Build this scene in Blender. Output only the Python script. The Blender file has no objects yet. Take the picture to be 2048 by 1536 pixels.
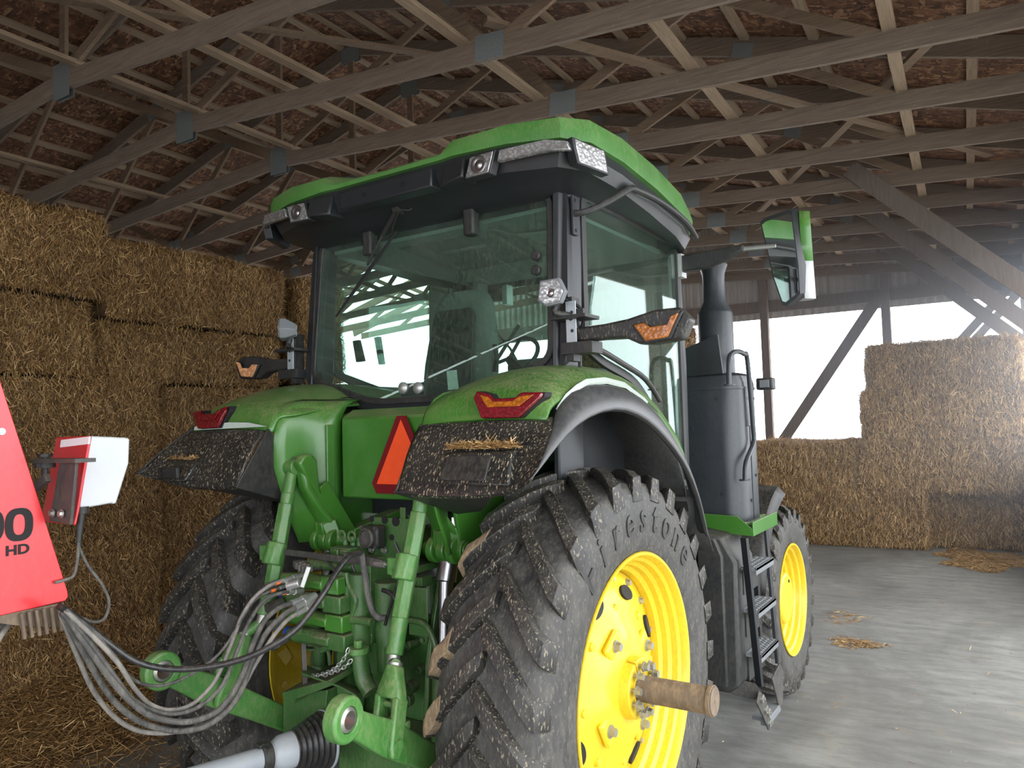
import bpy, bmesh, math, random
import numpy as np
from mathutils import Vector, Matrix
random.seed(7); rng = np.random.default_rng(7)
PI = math.pi
COL = bpy.context.scene.collection

# ------------------------------------------------------------------ camera model (photo treated as 2048x1536)
CAM = np.array([2.4533, -3.0402, 2.0718]); FPX = 1504.88
YAW, PITCH, ROLL = 0.5807, 0.0544, -0.0289
_f = np.array([-math.sin(YAW)*math.cos(PITCH), math.cos(YAW)*math.cos(PITCH), math.sin(PITCH)])
_r = np.array([math.cos(YAW), math.sin(YAW), 0.0]); _u = np.cross(_r, _f)
RV = math.cos(ROLL)*_r + math.sin(ROLL)*_u
UV = -math.sin(ROLL)*_r + math.cos(ROLL)*_u
def W(px, py, ax, v):
    """measured point: where the line of sight through a photo pixel meets the plane ax = v (metres)"""
    d = _f + RV*(px-1024)/FPX - UV*(py-768)/FPX
    i = 'xyz'.index(ax); t = (v-CAM[i])/d[i]
    return Vector(CAM + t*d)

# ------------------------------------------------------------------ mesh builder
class MB:
    def __init__(s): s.v = []; s.f = []; s.m = []
    def add(s, vs, fs, mi=0):
        o = len(s.v); s.v += [tuple(p) for p in vs]; s.f += [tuple(i+o for i in f) for f in fs]; s.m += [mi]*len(fs); return s
    def box(s, c, d, rot=None, mi=0):
        h = Vector(d)/2; vs = []
        for x in (-1, 1):
            for y in (-1, 1):
                for z in (-1, 1):
                    p = Vector((x*h.x, y*h.y, z*h.z))
                    if rot is not None: p = rot @ p
                    vs.append(Vector(c)+p)
        return s.add(vs, [(0,1,3,2),(4,6,7,5),(0,4,5,1),(2,3,7,6),(0,2,6,4),(1,5,7,3)], mi)
    def bx(s, x0, x1, y0, y1, z0, z1, mi=0):
        return s.box(((x0+x1)/2, (y0+y1)/2, (z0+z1)/2), (abs(x1-x0), abs(y1-y0), abs(z1-z0)), None, mi)
    def beam(s, a, b, w, h, up=(0,0,1), mi=0):
        a = Vector(a); b = Vector(b); d = (b-a); L = d.length; d.normalize()
        u = Vector(up); sd = d.cross(u)
        if sd.length < 1e-4: sd = d.cross(Vector((1,0,0)))
        sd.normalize(); n = sd.cross(d).normalized()
        if abs(u.z) < .5: w, h = h, w
        vs = []
        for p in (a, b):
            for i, j in ((-1,-1),(1,-1),(1,1),(-1,1)): vs.append(p+sd*(w/2*i)+n*(h/2*j))
        return s.add(vs, [(3,2,1,0),(4,5,6,7),(0,1,5,4),(1,2,6,5),(2,3,7,6),(3,0,4,7)], mi)
    def prism(s, pts, off, mi=0):
        n = len(pts); off = Vector(off); vs = [Vector(p) for p in pts]+[Vector(p)+off for p in pts]
        return s.add(vs, [tuple(range(n))[::-1], tuple(range(n, 2*n))]+[(i, (i+1) % n, n+(i+1) % n, n+i) for i in range(n)], mi)
    def loft(s, rings, closed=True, caps=True, mi=0):
        n = len(rings[0]); vs = [p for r in rings for p in r]; fs = []
        for k in range(len(rings)-1):
            for i in range(n if closed else n-1):
                j = (i+1) % n; fs.append((k*n+i, k*n+j, (k+1)*n+j, (k+1)*n+i))
        if caps and closed: fs += [tuple(range(n))[::-1], tuple(range((len(rings)-1)*n, len(rings)*n))]
        return s.add(vs, fs, mi)
    def ring(s, c, d, r, n=16, u=None):
        d = Vector(d).normalized()
        a = Vector(u) if u is not None else (Vector((0,0,1)) if abs(d.z) < .9 else Vector((1,0,0)))
        a = (a-d*a.dot(d)).normalized(); b = d.cross(a)
        return [Vector(c)+a*(r*math.cos(2*PI*i/n))+b*(r*math.sin(2*PI*i/n)) for i in range(n)]
    def cyl(s, a, b, r0, r1=None, n=16, mi=0):
        a = Vector(a); b = Vector(b); r1 = r0 if r1 is None else r1
        return s.loft([s.ring(a, b-a, r0, n), s.ring(b, b-a, r1, n)], mi=mi)
    def lathe(s, o, d, prof, n=32, mi=0, caps=True):
        o = Vector(o); d = Vector(d).normalized()
        return s.loft([s.ring(o+d*t, d, max(r, 1e-4), n) for t, r in prof], mi=mi, caps=caps)
    def tube(s, pts, r, n=8, mi=0, smooth=0):
        pts = [Vector(p) for p in pts]
        if smooth: pts = spline(pts, smooth)
        rr = r if callable(r) else (lambda t: r)
        rings = []; up = None
        for i, p in enumerate(pts):
            d = (pts[min(i+1, len(pts)-1)]-pts[max(i-1, 0)]).normalized()
            if up is None: up = Vector((0,0,1)) if abs(d.z) < .9 else Vector((1,0,0))
            up = (up-d*up.dot(d)).normalized()
            rings.append(s.ring(p, d, rr(i/(len(pts)-1)), n, up))
        return s.loft(rings, mi=mi)
    def hexbolt(s, p, d, r=.013, h=.012, mi=0):
        d = Vector(d).normalized(); p = Vector(p)
        s.cyl(p, p+d*h*.25, r*1.35, n=12, mi=mi); return s.cyl(p+d*h*.25, p+d*h, r, r*.93, n=6, mi=mi)
    def mirror(s):
        m = MB(); m.v = [(-x, y, z) for x, y, z in s.v]; m.f = [f[::-1] for f in s.f]; m.m = list(s.m); return m
    def merge(s, o): return s.add(o.v, o.f) if not any(o.m) else s._mm(o)
    def _mm(s, o):
        k = len(s.v); s.v += o.v; s.f += [tuple(i+k for i in f) for f in o.f]; s.m += o.m; return s

def spline(P, k=6):
    P = [Vector(p) for p in P]; out = []
    for i in range(len(P)-1):
        p0 = P[max(i-1, 0)]; p1 = P[i]; p2 = P[i+1]; p3 = P[min(i+2, len(P)-1)]
        for j in range(k):
            t = j/k
            out.append(.5*((2*p1)+(p2-p0)*t+(2*p0-5*p1+4*p2-p3)*t*t+(3*p1-p0-3*p2+p3)*t**3))
    return out+[P[-1]]

def tag(o, label=None, cat=None, group=None, kind=None):
    if label: o['label'] = label
    if cat: o['category'] = cat
    if group: o['group'] = group
    if kind: o['kind'] = kind
    return o
def link_mesh(name, me, mats, parent=None, loc=None):
    for m in (mats if isinstance(mats, (list, tuple)) else [mats]): me.materials.append(m)
    o = bpy.data.objects.new(name, me); COL.objects.link(o)
    if parent is not None: o.parent = parent
    if loc is not None: o.location = loc
    return o
def obj(name, mb, mats, parent=None, bevel=0, seg=2, ang=35, solid=0, sub=0, flat=False, label=None, recalc=True):
    me = bpy.data.meshes.new(name)
    me.from_pydata([tuple(v) for v in mb.v], [], mb.f)
    if any(mb.m): me.polygons.foreach_set('material_index', mb.m)
    me.update()
    if recalc:
        bm = bmesh.new(); bm.from_mesh(me); bmesh.ops.recalc_face_normals(bm, faces=bm.faces); bm.to_mesh(me); bm.free()
    if not flat:
        me.shade_smooth(); me.set_sharp_from_angle(angle=math.radians(ang))
    o = link_mesh(name, me, mats, parent)
    if parent is not None and parent.type == 'EMPTY' or parent is None: pass
    if solid: m = o.modifiers.new('Solidify', 'SOLIDIFY'); m.thickness = abs(solid); m.offset = -1 if solid > 0 else 1
    if sub: m = o.modifiers.new('Subdivision', 'SUBSURF'); m.levels = m.render_levels = sub
    if bevel: m = o.modifiers.new('Bevel', 'BEVEL'); m.width = bevel; m.segments = seg; m.limit_method = 'ANGLE'; m.angle_limit = math.radians(40)
    if label: o['label'] = label
    return o
def thing(name, label, cat, group=None, kind=None, rz=0, loc=(0,0,0)):
    o = bpy.data.objects.new(name, None); COL.objects.link(o); o.location = loc; o.rotation_euler = (0,0,rz)
    return tag(o, label, cat, group, kind)

# ------------------------------------------------------------------ materials
def newmat(name):
    m = bpy.data.materials.new(name); m.use_nodes = True; nt = m.node_tree
    b = nt.nodes['Principled BSDF']; return m, nt, b
def N(nt, t, **k):
    n = nt.nodes.new(t)
    for a, v in k.items():
        if a in n.inputs: n.inputs[a].default_value = v
        else: setattr(n, a, v)
    return n
def noise(nt, scale, detail=4, rough=.55, vec=None, stretch=None, dist=0):
    tc = nt.nodes.new('ShaderNodeTexCoord'); n = nt.nodes.new('ShaderNodeTexNoise')
    n.inputs['Scale'].default_value = scale; n.inputs['Detail'].default_value = detail; n.inputs['Roughness'].default_value = rough
    n.inputs['Distortion'].default_value = dist
    src = tc.outputs['Object']
    if stretch:
        mp = nt.nodes.new('ShaderNodeMapping'); mp.inputs['Scale'].default_value = stretch; nt.links.new(src, mp.inputs['Vector']); src = mp.outputs['Vector']
    nt.links.new(src, n.inputs['Vector']); return n.outputs['Fac']
def ramp(nt, fac, stops):
    r = nt.nodes.new('ShaderNodeValToRGB'); e = r.color_ramp.elements
    while len(e) < len(stops): e.new(.5)
    for i, (p, c) in enumerate(stops):
        e[i].position = p; e[i].color = (c, c, c, 1) if isinstance(c, (int, float)) else (*c, 1)
    nt.links.new(fac, r.inputs['Fac']); return r.outputs['Color']
def mix(nt, fac, a, b, mode='MIX'):
    m = nt.nodes.new('ShaderNodeMix'); m.data_type = 'RGBA'; m.blend_type = mode
    for s, v in ((0, fac), (6, a), (7, b)):
        if isinstance(v, (int, float)): m.inputs[s].default_value = v
        elif isinstance(v, tuple): m.inputs[s].default_value = (*v, 1) if len(v) == 3 else v
        else: nt.links.new(v, m.inputs[s])
    return m.outputs[2]
def math_(nt, op, a, b=0.0, clamp=False):
    m = nt.nodes.new('ShaderNodeMath'); m.operation = op; m.use_clamp = clamp
    for i, v in ((0, a), (1, b)):
        if isinstance(v, (int, float)): m.inputs[i].default_value = v
        else: nt.links.new(v, m.inputs[i])
    return m.outputs[0]
def bump(nt, b, h, strength=.3, dist=.01):
    n = nt.nodes.new('ShaderNodeBump'); n.inputs['Strength'].default_value = strength; n.inputs['Distance'].default_value = dist
    nt.links.new(h, n.inputs['Height']); nt.links.new(n.outputs['Normal'], b.inputs['Normal'])
def upness(nt):
    g = nt.nodes.new('ShaderNodeNewGeometry'); s = nt.nodes.new('ShaderNodeSeparateXYZ'); nt.links.new(g.outputs['Normal'], s.inputs[0])
    return math_(nt, 'MAXIMUM', s.outputs['Z'], 0.0)
def paint(name, col, rough=.4, metal=0, dust=.25, top=.6, dcol=(.30,.25,.16), fine=90, coat=0, spec=.5, thr=.5, var=.12, bmp=0, specks=.0):
    """painted / moulded surface with settled chaff: patchy film, more on faces that look up, plus fine specks"""
    m, nt, b = newmat(name)
    base = mix(nt, ramp(nt, noise(nt, 3.5, 5), [(.3, 0), (.7, 1)]), tuple(c*(1-var) for c in col), tuple(min(1, c*(1+var)) for c in col))
    n1 = ramp(nt, noise(nt, 7, 6, .65), [(thr-.12, 0), (thr+.22, 1)])
    n2 = ramp(nt, noise(nt, fine, 3, .7, stretch=(1, .6, .3)), [(.45, 0), (.60, 1)])
    w = math_(nt, 'ADD', dust, math_(nt, 'MULTIPLY', upness(nt), top))
    f = math_(nt, 'MULTIPLY', math_(nt, 'ADD', math_(nt, 'MULTIPLY', n1, .6), math_(nt, 'MULTIPLY', n2, .7)), w, True)
    out = mix(nt, f, base, dcol)
    if specks:
        s = ramp(nt, noise(nt, 170, 2, .5, stretch=(1, .5, .28)), [(.60, 0), (.66, 1)])
        out = mix(nt, math_(nt, 'MULTIPLY', s, specks), out, (.5, .42, .28))
    nt.links.new(out, b.inputs['Base Color'])
    rr = math_(nt, 'ADD', rough, math_(nt, 'MULTIPLY', f, .5), True); nt.links.new(rr, b.inputs['Roughness'])
    b.inputs['Metallic'].default_value = metal; b.inputs['Coat Weight'].default_value = coat; b.inputs['Coat Roughness'].default_value = .15
    b.inputs['Specular IOR Level'].default_value = spec
    if bmp: bump(nt, b, noise(nt, 60, 4, .6), bmp, .01)
    return m
def plain(name, col, rough=.5, metal=0, **k):
    m, nt, b = newmat(name); n = noise(nt, 25, 3)
    nt.links.new(mix(nt, n, tuple(c*.85 for c in col), tuple(min(1, c*1.12) for c in col)), b.inputs['Base Color'])
    b.inputs['Roughness'].default_value = rough; b.inputs['Metallic'].default_value = metal
    return m

M = {}
M['green'] = paint('green_paint', (.040,.165,.018), .32, dust=.05, top=.7, coat=.3, thr=.49, dcol=(.27,.25,.13), fine=130)
M['green_roof'] = paint('green_roof', (.05,.19,.03), .42, dust=.16, top=.6, thr=.47, dcol=(.28,.28,.15), fine=130)
M['green_iron'] = paint('green_iron', (.030,.115,.022), .38, dust=.25, top=.9, thr=.48, dcol=(.2,.18,.11), coat=.15)
M['green_link'] = paint('green_link', (.05,.19,.035), .38, dust=.25, top=.35, thr=.52, dcol=(.3,.3,.16), coat=.15)
M['black'] = paint('black_plastic', (.013,.014,.015), .5, dust=.14, top=.3, dcol=(.16,.14,.10))
M['black_clean'] = paint('black_frame', (.016,.018,.02), .38, dust=.03, top=.12, dcol=(.15,.14,.12))
M['black_fender'] = paint('black_fender', (.015,.015,.015), .4, dust=.10, top=.3, thr=.55, dcol=(.15,.14,.10), fine=150, specks=.8, bmp=.06)
M['black_arm'] = paint('black_arm', (.016,.016,.016), .4, dust=.12, top=.3, thr=.55, dcol=(.14,.13,.10), fine=150, specks=.22, bmp=.05)
M['strip'] = paint('arch_strip', (.045,.046,.048), .36, dust=.10, top=.15, dcol=(.17,.16,.13))
M['grey_box'] = paint('charcoal_sheet', (.024,.029,.033), .36, dust=.06, top=.2, dcol=(.14,.14,.13))
M['steel_dark'] = paint('dark_steel', (.05,.05,.05), .5, metal=.3, dust=.3, top=.4, dcol=(.2,.17,.12))
M['rubber'] = paint('tyre_rubber', (.013,.013,.013), .5, dust=.2, top=.2, thr=.52, dcol=(.13,.11,.08), fine=110, specks=.38, bmp=.12)
M['rubber_dark'] = paint('dark_lettering', (.014,.014,.014), .45, dust=.05, top=.1)
M['rubber_side'] = paint('tyre_sidewall', (.026,.026,.025), .55, dust=.34, top=.1, thr=.46, dcol=(.14,.13,.11), fine=45, specks=.12, bmp=.1)
M['mud'] = paint('dried_mud', (.15,.105,.062), .95, dust=.6, top=.2, dcol=(.30,.22,.13), bmp=.8, fine=60)
M['yellow'] = paint('yellow_paint', (.74,.52,.018), .38, dust=.22, top=.1, thr=.54, dcol=(.30,.19,.03), coat=.25, var=.05)
M['chrome'] = plain('chrome', (.42,.42,.43), .3, 1)
M['zinc'] = plain('zinc_steel', (.42,.42,.38), .42, .85)
M['silver'] = plain('cast_aluminium', (.5,.5,.48), .4, .7)
M['galv'] = plain('galvanised', (.42,.46,.48), .5, .5)
M['rust'] = paint('rusty_steel', (.135,.10,.075), .75, metal=.2, dust=.5, top=.3, dcol=(.32,.24,.15), bmp=.35, fine=30)
M['hose'] = paint('hose_rubber', (.035,.035,.034), .6, dust=.5, top=.25, thr=.45, dcol=(.2,.185,.155), fine=50)
M['hose_black'] = paint('conduit', (.014,.014,.015), .32, dust=.1, top=.2, dcol=(.2,.18,.14))
M['hose_pale'] = paint('pale_hose', (.13,.12,.11), .6, dust=.4, top=.3, thr=.45, dcol=(.36,.33,.27), fine=50)
M['orange'] = plain('orange_tag', (.85,.17,.03), .45)
M['smv_orange'] = plain('fluorescent_orange', (1.0,.085,.012), .55)
M['smv_red'] = plain('reflective_red', (.17,.006,.010), .3)
M['blue'] = plain('blue_cap', (.03,.08,.42), .4)
M['red_paint'] = paint('red_paint', (.62,.012,.02), .3, dust=.05, top=.3, coat=.4, var=.05, dcol=(.5,.2,.15))
M['white_box'] = paint('white_plastic', (.62,.64,.66), .4, dust=.06, top=.3, dcol=(.4,.38,.32), var=.03)
M['white'] = plain('white_decal', (.5,.56,.5), .4)
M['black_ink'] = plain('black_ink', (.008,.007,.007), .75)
M['paper'] = plain('paper', (.6,.62,.56), .7)
M['grey_plastic'] = paint('grey_plastic', (.16,.17,.18), .45, dust=.05, top=.2, dcol=(.25,.24,.2))
M['pto_grey'] = paint('pale_guard', (.33,.36,.39), .45, dust=.2, top=.3, dcol=(.35,.33,.28))
M['seat'] = paint('seat_fabric', (.13,.145,.125), .85, dust=.1, top=.1, dcol=(.2,.2,.17))
M['seat_dark'] = plain('seat_panel', (.025,.028,.025), .6)
M['cab_grey'] = plain('cab_trim', (.16,.165,.15), .75)
M['cab_light'] = plain('cab_liner', (.25,.26,.24), .8)

def glass_mat(name, tint, dust, dcol=(.42,.45,.38), rough=.0, dthr=.5):
    m, nt, b = newmat(name); nt.nodes.remove(b); out = nt.nodes['Material Output']
    tr = N(nt, 'ShaderNodeBsdfTransparent'); tr.inputs['Color'].default_value = (*tint, 1)
    gl = N(nt, 'ShaderNodeBsdfGlossy'); gl.inputs['Roughness'].default_value = rough; gl.inputs['Color'].default_value = (.9,1,.95,1)
    df = N(nt, 'ShaderNodeBsdfDiffuse'); df.inputs['Color'].default_value = (*dcol, 1)
    lw = N(nt, 'ShaderNodeLayerWeight'); lw.inputs['Blend'].default_value = .5
    fr = math_(nt, 'ADD', math_(nt, 'MULTIPLY', math_(nt, 'POWER', lw.outputs['Facing'], 5.0), .9), .045, True)   # thin pane
    m1 = N(nt, 'ShaderNodeMixShader'); nt.links.new(fr, m1.inputs[0]); nt.links.new(tr.outputs[0], m1.inputs[1]); nt.links.new(gl.outputs[0], m1.inputs[2])
    f = math_(nt, 'MULTIPLY', ramp(nt, noise(nt, 120, 3, .6, stretch=(1, 1, .3)), [(.4, 0), (.75, 1)]), dust)
    f2 = math_(nt, 'MULTIPLY', ramp(nt, noise(nt, 4, 4, .6), [(dthr-.15, .15), (dthr+.2, 1)]), dust*.55)
    m2 = N(nt, 'ShaderNodeMixShader'); nt.links.new(math_(nt, 'ADD', f, f2, True), m2.inputs[0]); nt.links.new(m1.outputs[0], m2.inputs[1]); nt.links.new(df.outputs[0], m2.inputs[2])
    nt.links.new(m2.outputs[0], out.inputs['Surface']); return m
M['glass'] = glass_mat('cab_glass', (.75,.87,.82), .08)
M['glass_side'] = glass_mat('door_glass', (.75,.87,.82), .05)
M['lens_clear'] = glass_mat('clear_lens', (.9,.9,.9), .05, (.8,.8,.8), .05)
def lens(name, col, scale=60, rough=.12, spec=.6):
    m, nt, b = newmat(name)
    tc = nt.nodes.new('ShaderNodeTexCoord'); v = nt.nodes.new('ShaderNodeTexVoronoi'); v.inputs['Scale'].default_value = scale; v.feature = 'F1'
    nt.links.new(tc.outputs['Object'], v.inputs['Vector'])
    nt.links.new(mix(nt, ramp(nt, v.outputs['Distance'], [(.1, 0), (.6, 1)]), tuple(min(1, c*1.15) for c in col), tuple(c*.6 for c in col)), b.inputs['Base Color'])
    b.inputs['Roughness'].default_value = rough; b.inputs['Coat Weight'].default_value = .3; b.inputs['Specular IOR Level'].default_value = spec
    bump(nt, b, v.outputs['Distance'], .25, .003); return m
M['lens_red'] = lens('red_lens', (.20,.008,.014), 90, .2)
M['lens_amber'] = lens('amber_lens', (.46,.14,.014), 70, .2)
M['lens_pale'] = lens('sunlit_amber_lens', (.85,.42,.2))
M['reflector'] = lens('lamp_reflector', (.5,.49,.48), 70, .22)
M['reflector'].node_tree.nodes['Principled BSDF'].inputs['Metallic'].default_value = .55
m, nt, b = newmat('mirror_glass'); b.inputs['Metallic'].default_value = 1; b.inputs['Roughness'].default_value = .02
nt.links.new(mix(nt, noise(nt, 6, 4), (.62,.66,.66), (.72,.75,.75)), b.inputs['Base Color']); M['mirror'] = m

def wood(name, c0, c1, ax):
    m, nt, b = newmat(name); st = {'x': (.6, 14, 14), 'y': (14, .6, 14), 'z': (14, 14, .6)}[ax]
    g = ramp(nt, noise(nt, 6, 7, .65, stretch=st, dist=.6), [(.3, 0), (.7, 1)])
    k = ramp(nt, noise(nt, 1.3, 4, .6), [(.35, 0), (.7, 1)])
    c = mix(nt, g, c0, c1); c = mix(nt, math_(nt, 'MULTIPLY', k, .45), c, tuple(x*.6 for x in c1))
    sp = ramp(nt, noise(nt, 30, 2, .5, stretch=tuple(2 if s < 1 else 1 for s in st)), [(.72, 0), (.76, 1)])
    c = mix(nt, math_(nt, 'MULTIPLY', sp, .4), c, (.5,.42,.33))
    nt.links.new(c, b.inputs['Base Color']); b.inputs['Roughness'].default_value = .85; bump(nt, b, g, .35, .004); return m
M['chord'] = wood('weathered_chord', (.135,.095,.072), (.27,.21,.16), 'x')
M['web'] = wood('web_board', (.15,.10,.07), (.30,.215,.145), 'x')
M['purlin'] = wood('purlin_board', (.22,.155,.105), (.42,.31,.21), 'y')
M['post'] = wood('post_timber', (.12,.095,.08), (.25,.2,.17), 'z')
def osb():
    m, nt, b = newmat('osb_panel'); tc = nt.nodes.new('ShaderNodeTexCoord')
    cs = []
    for k, (rot, sc) in enumerate((((0,0,.3),(7,22,7)), ((0,0,1.2),(22,8,8)), ((0,0,-.6),(9,30,9)))):
        mp = nt.nodes.new('ShaderNodeMapping'); mp.inputs['Rotation'].default_value = rot; mp.inputs['Scale'].default_value = sc
        v = nt.nodes.new('ShaderNodeTexVoronoi'); v.inputs['Scale'].default_value = 1.0; v.inputs['Randomness'].default_value = 1
        nt.links.new(tc.outputs['Object'], mp.inputs['Vector']); nt.links.new(mp.outputs[0], v.inputs['Vector'])
        s = nt.nodes.new('ShaderNodeSeparateColor'); nt.links.new(v.outputs['Color'], s.inputs[0]); cs.append(s.outputs[0])
    sel = ramp(nt, noise(nt, 9, 3), [(.47, 0), (.5, 1)]); sel2 = ramp(nt, noise(nt, 14, 3), [(.5, 0), (.53, 1)])
    f = mix(nt, sel, cs[0], cs[1]); f = mix(nt, sel2, f, cs[2])
    c = ramp(nt, f, [(0, (.042,.017,.008)), (.45, (.125,.055,.026)), (.8, (.21,.10,.05)), (1, (.38,.22,.12))])
    c = mix(nt, ramp(nt, noise(nt, 1.1, 5), [(.4, 0), (.75, .45)]), c, (.12,.06,.035))
    nt.links.new(c, b.inputs['Base Color']); b.inputs['Roughness'].default_value = .8; bump(nt, b, f, .3, .004); return m
M['osb'] = osb()
def concrete():
    m, nt, b = newmat('concrete_floor')
    n1 = noise(nt, .8, 8, .62, stretch=(1, .5, 1), dist=.8); n2 = noise(nt, 5, 10, .75, stretch=(.5, 1.6, 1)); n3 = noise(nt, 60, 3, .6)
    c = mix(nt, ramp(nt, n1, [(.3, 0), (.7, 1)]), (.125,.125,.118), (.31,.31,.285))
    c = mix(nt, math_(nt, 'MULTIPLY', ramp(nt, n2, [(.42, 0), (.62, 1)]), .6), c, (.095,.092,.084))
    c = mix(nt, math_(nt, 'MULTIPLY', ramp(nt, noise(nt, 2.2, 6, .7), [(.58, 0), (.7, 1)]), .35), c, (.30,.24,.15))
    c = mix(nt, math_(nt, 'MULTIPLY', ramp(nt, n3, [(.62, 0), (.7, 1)]), .3), c, (.08,.075,.06))
    nt.links.new(c, b.inputs['Base Color']); b.inputs['Roughness'].default_value = .62
    bump(nt, b, n2, .35, .02); return m
M['concrete'] = concrete()
def siding():
    m, nt, b = newmat('ribbed_metal'); c = mix(nt, noise(nt, 2, 5), (.36,.33,.3), (.5,.47,.44))
    nt.links.new(c, b.inputs['Base Color']); b.inputs['Roughness'].default_value = .5; b.inputs['Metallic'].default_value = .2; return m
M['siding'] = siding()
M['gravel'] = plain('pale_yard', (.5,.5,.48), .95)
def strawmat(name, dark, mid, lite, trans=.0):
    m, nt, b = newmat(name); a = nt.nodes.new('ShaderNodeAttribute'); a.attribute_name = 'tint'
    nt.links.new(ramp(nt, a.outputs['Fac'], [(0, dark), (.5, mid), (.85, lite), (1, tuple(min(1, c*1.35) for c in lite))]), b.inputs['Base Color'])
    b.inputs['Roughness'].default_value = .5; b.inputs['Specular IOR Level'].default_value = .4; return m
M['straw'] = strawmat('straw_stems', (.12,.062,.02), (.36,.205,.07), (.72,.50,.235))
m, nt, b = newmat('straw_core')  # core colour kept dark to paint the shade in gaps between stems
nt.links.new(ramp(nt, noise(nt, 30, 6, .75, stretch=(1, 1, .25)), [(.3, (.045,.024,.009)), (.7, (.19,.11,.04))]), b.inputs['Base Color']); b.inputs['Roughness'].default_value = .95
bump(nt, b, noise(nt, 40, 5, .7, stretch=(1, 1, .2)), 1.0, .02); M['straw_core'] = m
# ------------------------------------------------------------------ barn (own axes: x across, y along, turned 2.23 degrees)
BA = math.radians(2.23); RB = Matrix.Rotation(BA, 4, 'Z')
def barn(o): o.rotation_euler = (0, 0, BA); return o
def struct(name, mb, m, **k): return tag(barn(obj(name, mb, m, **k)), kind='structure')
XR, ZB, SB, ZT, ST = -4.32, 5.208, .071, 6.99, .288      # ridge, bottom chord height and fall, top chord height and fall
XL, XE, YN, YF = -11.9, 3.35, -11.0, 12.95
zb = lambda x: ZB-SB*abs(x-XR)
zt = lambda x: ZT-ST*abs(x-XR)
struct('floor', MB().bx(XL-.3, XE+.3, YN-1, YF+.6, -.15, 0), M['concrete'])
g = MB().bx(-60, 60, -40, 70, -.3, -.16); struct('ground', g, M['gravel'])
for nm, xa in (('ceiling', XL-.5), ('ceiling', XE+.5)):
    mb = MB(); z0, z1 = zt(xa)+.17, ZT+.17
    mb.prism([(xa, YN, z0), (XR, YN, z1), (XR, YF+.4, z1)]+([(xa, YF+.4, z0)] if xa > 0 else [(-7.6, YF+.4, zt(-7.6)+.17), (-7.6, 9.9, zt(-7.6)+.17), (xa, 9.9, z0)]), (0, 0, .02)); struct(nm, mb, M['osb'], flat=True)
# gable siding: ribbed sheet above the opening (the far left bay is open)
mb = MB(); xs = np.arange(-8.6, XE+.01, .04)
prev = None
for i, x in enumerate(xs):
    yy = YF+(.018 if i % 4 < 2 else 0)
    cur = ((x, yy, 4.12), (x, yy, zt(x)+.15))
    if prev: mb.add([prev[0], cur[0], cur[1], prev[1]], [(0,1,2,3)])
    prev = cur
struct('wall_far', mb, M['siding'], solid=.004, flat=True)
mb = MB().bx(XL-.06, XL, YN, 9.8, 0, zt(XL)+.1); struct('wall_left', mb, M['siding'], flat=True)
mb = MB(); mb.prism([(XL, YN, 0), (-3.5, YN, 0), (-3.5, YN, 4.0), (XE, YN, 4.0), (XE, YN, zt(XE)+.1), (XR, YN, ZT+.15), (XL, YN, zt(XL)+.1)], (0, -.05, 0)); struct('wall_rear', mb, M['siding'], flat=True)  # unseen; its opening is cut wide to throw light on rear-facing parts
mb = MB().bx(XE+.08, XE+.12, 6.0, YF, 0, 1.55); struct('wall_right_unseen', mb, M['siding'], flat=True)  # unseen low wall added to shade the lower right bales
mb = MB().bx(XE+.16, XE+.20, YN, YF, 3.95, zt(XE)-.02).bx(XE+.16, XE+.20, YN, -9.5, 0, 3.95); struct('wall_right_unseen', mb, M['siding'], flat=True)  # unseen skirt, plus a rear stretch closed to cut fill light on the left
def timber(name, a, b, w, h, m, label=None, cat='timber', group=None, kind=None, up=(0,0,1)):
    o = barn(obj(name, MB().beam(a, b, w, h, up), m, flat=True)); return tag(o, label, None if kind else cat, group, kind)
timber('trim_1', (-8.6, YF-.08, 4.36), (XE, YF-.08, 4.36), .06, .24, M['post'], kind='structure')
timber('trim_2', (XE-.02, YN, 4.72), (XE-.02, YF, 4.72), .06, .28, M['post'], kind='structure')
timber('trim_3', (XE+.1, YN, 4.72), (XE+.1, YF, 4.72), .06, .28, M['post'], kind='structure')
# posts
for x, lab in ((-1.12, 'timber post in the far opening, left of the steep brace foot'), (1.12, 'timber post in the far opening behind the tall bale stack'),
               (-3.36, 'timber post in the far opening hidden behind the exhaust stack'), (-5.6, 'timber post under the left part of the far siding'), (-8.5, 'timber post at the left end of the far siding')):
    timber('post', (x, YF-.2, 0), (x, YF-.2, 4.9), .15, .15, M['post'], lab, 'post', 'posts across the far opening', up=(0,1,0))
for k, y in enumerate((1.63, 4.07, 6.51, 8.95, 11.39, 12.75)):
    timber('post', (XE-.02, y, 0), (XE-.02, y, 4.85), .2, .16, M['post'], 'timber wall post on the open right side, number %d from the near end' % (k+1), 'post', 'posts along the right side', up=(0,1,0))
for k, y in enumerate((6.51, 8.95, 11.39)):
    timber('knee_brace', (1.3, y-.06, 4.98), (XE-.02, y-.06, 2.98), .04, .2, M['post'],
           ('nearest long knee brace running down to the right posts', 'middle long knee brace running down to the right posts', 'farthest long knee brace, ending just above the tall bale stack')[k], 'brace', 'knee braces at the right', up=(0,1,0))
timber('diagonal_brace', (-.92, YF-.3, 1.5), (1.02, YF-.3, 4.3), .05, .2, M['post'], 'steep diagonal brace between the two posts of the far opening', 'brace', up=(0,1,0))
timber('diagonal_brace', (1.12, YF-.30, 2.03), (3.15, YF-.32, 4.3), .05, .14, M['post'], 'diagonal brace in the far right corner above the bale stack', 'brace', up=(0,1,0))
timber('diagonal_brace', (1.2, YF-.40, 1.9), (3.3, YF-.40, 4.2), .04, .13, M['post'], 'second thinner diagonal brace in the far right corner', 'brace', up=(0,1,0))
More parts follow.
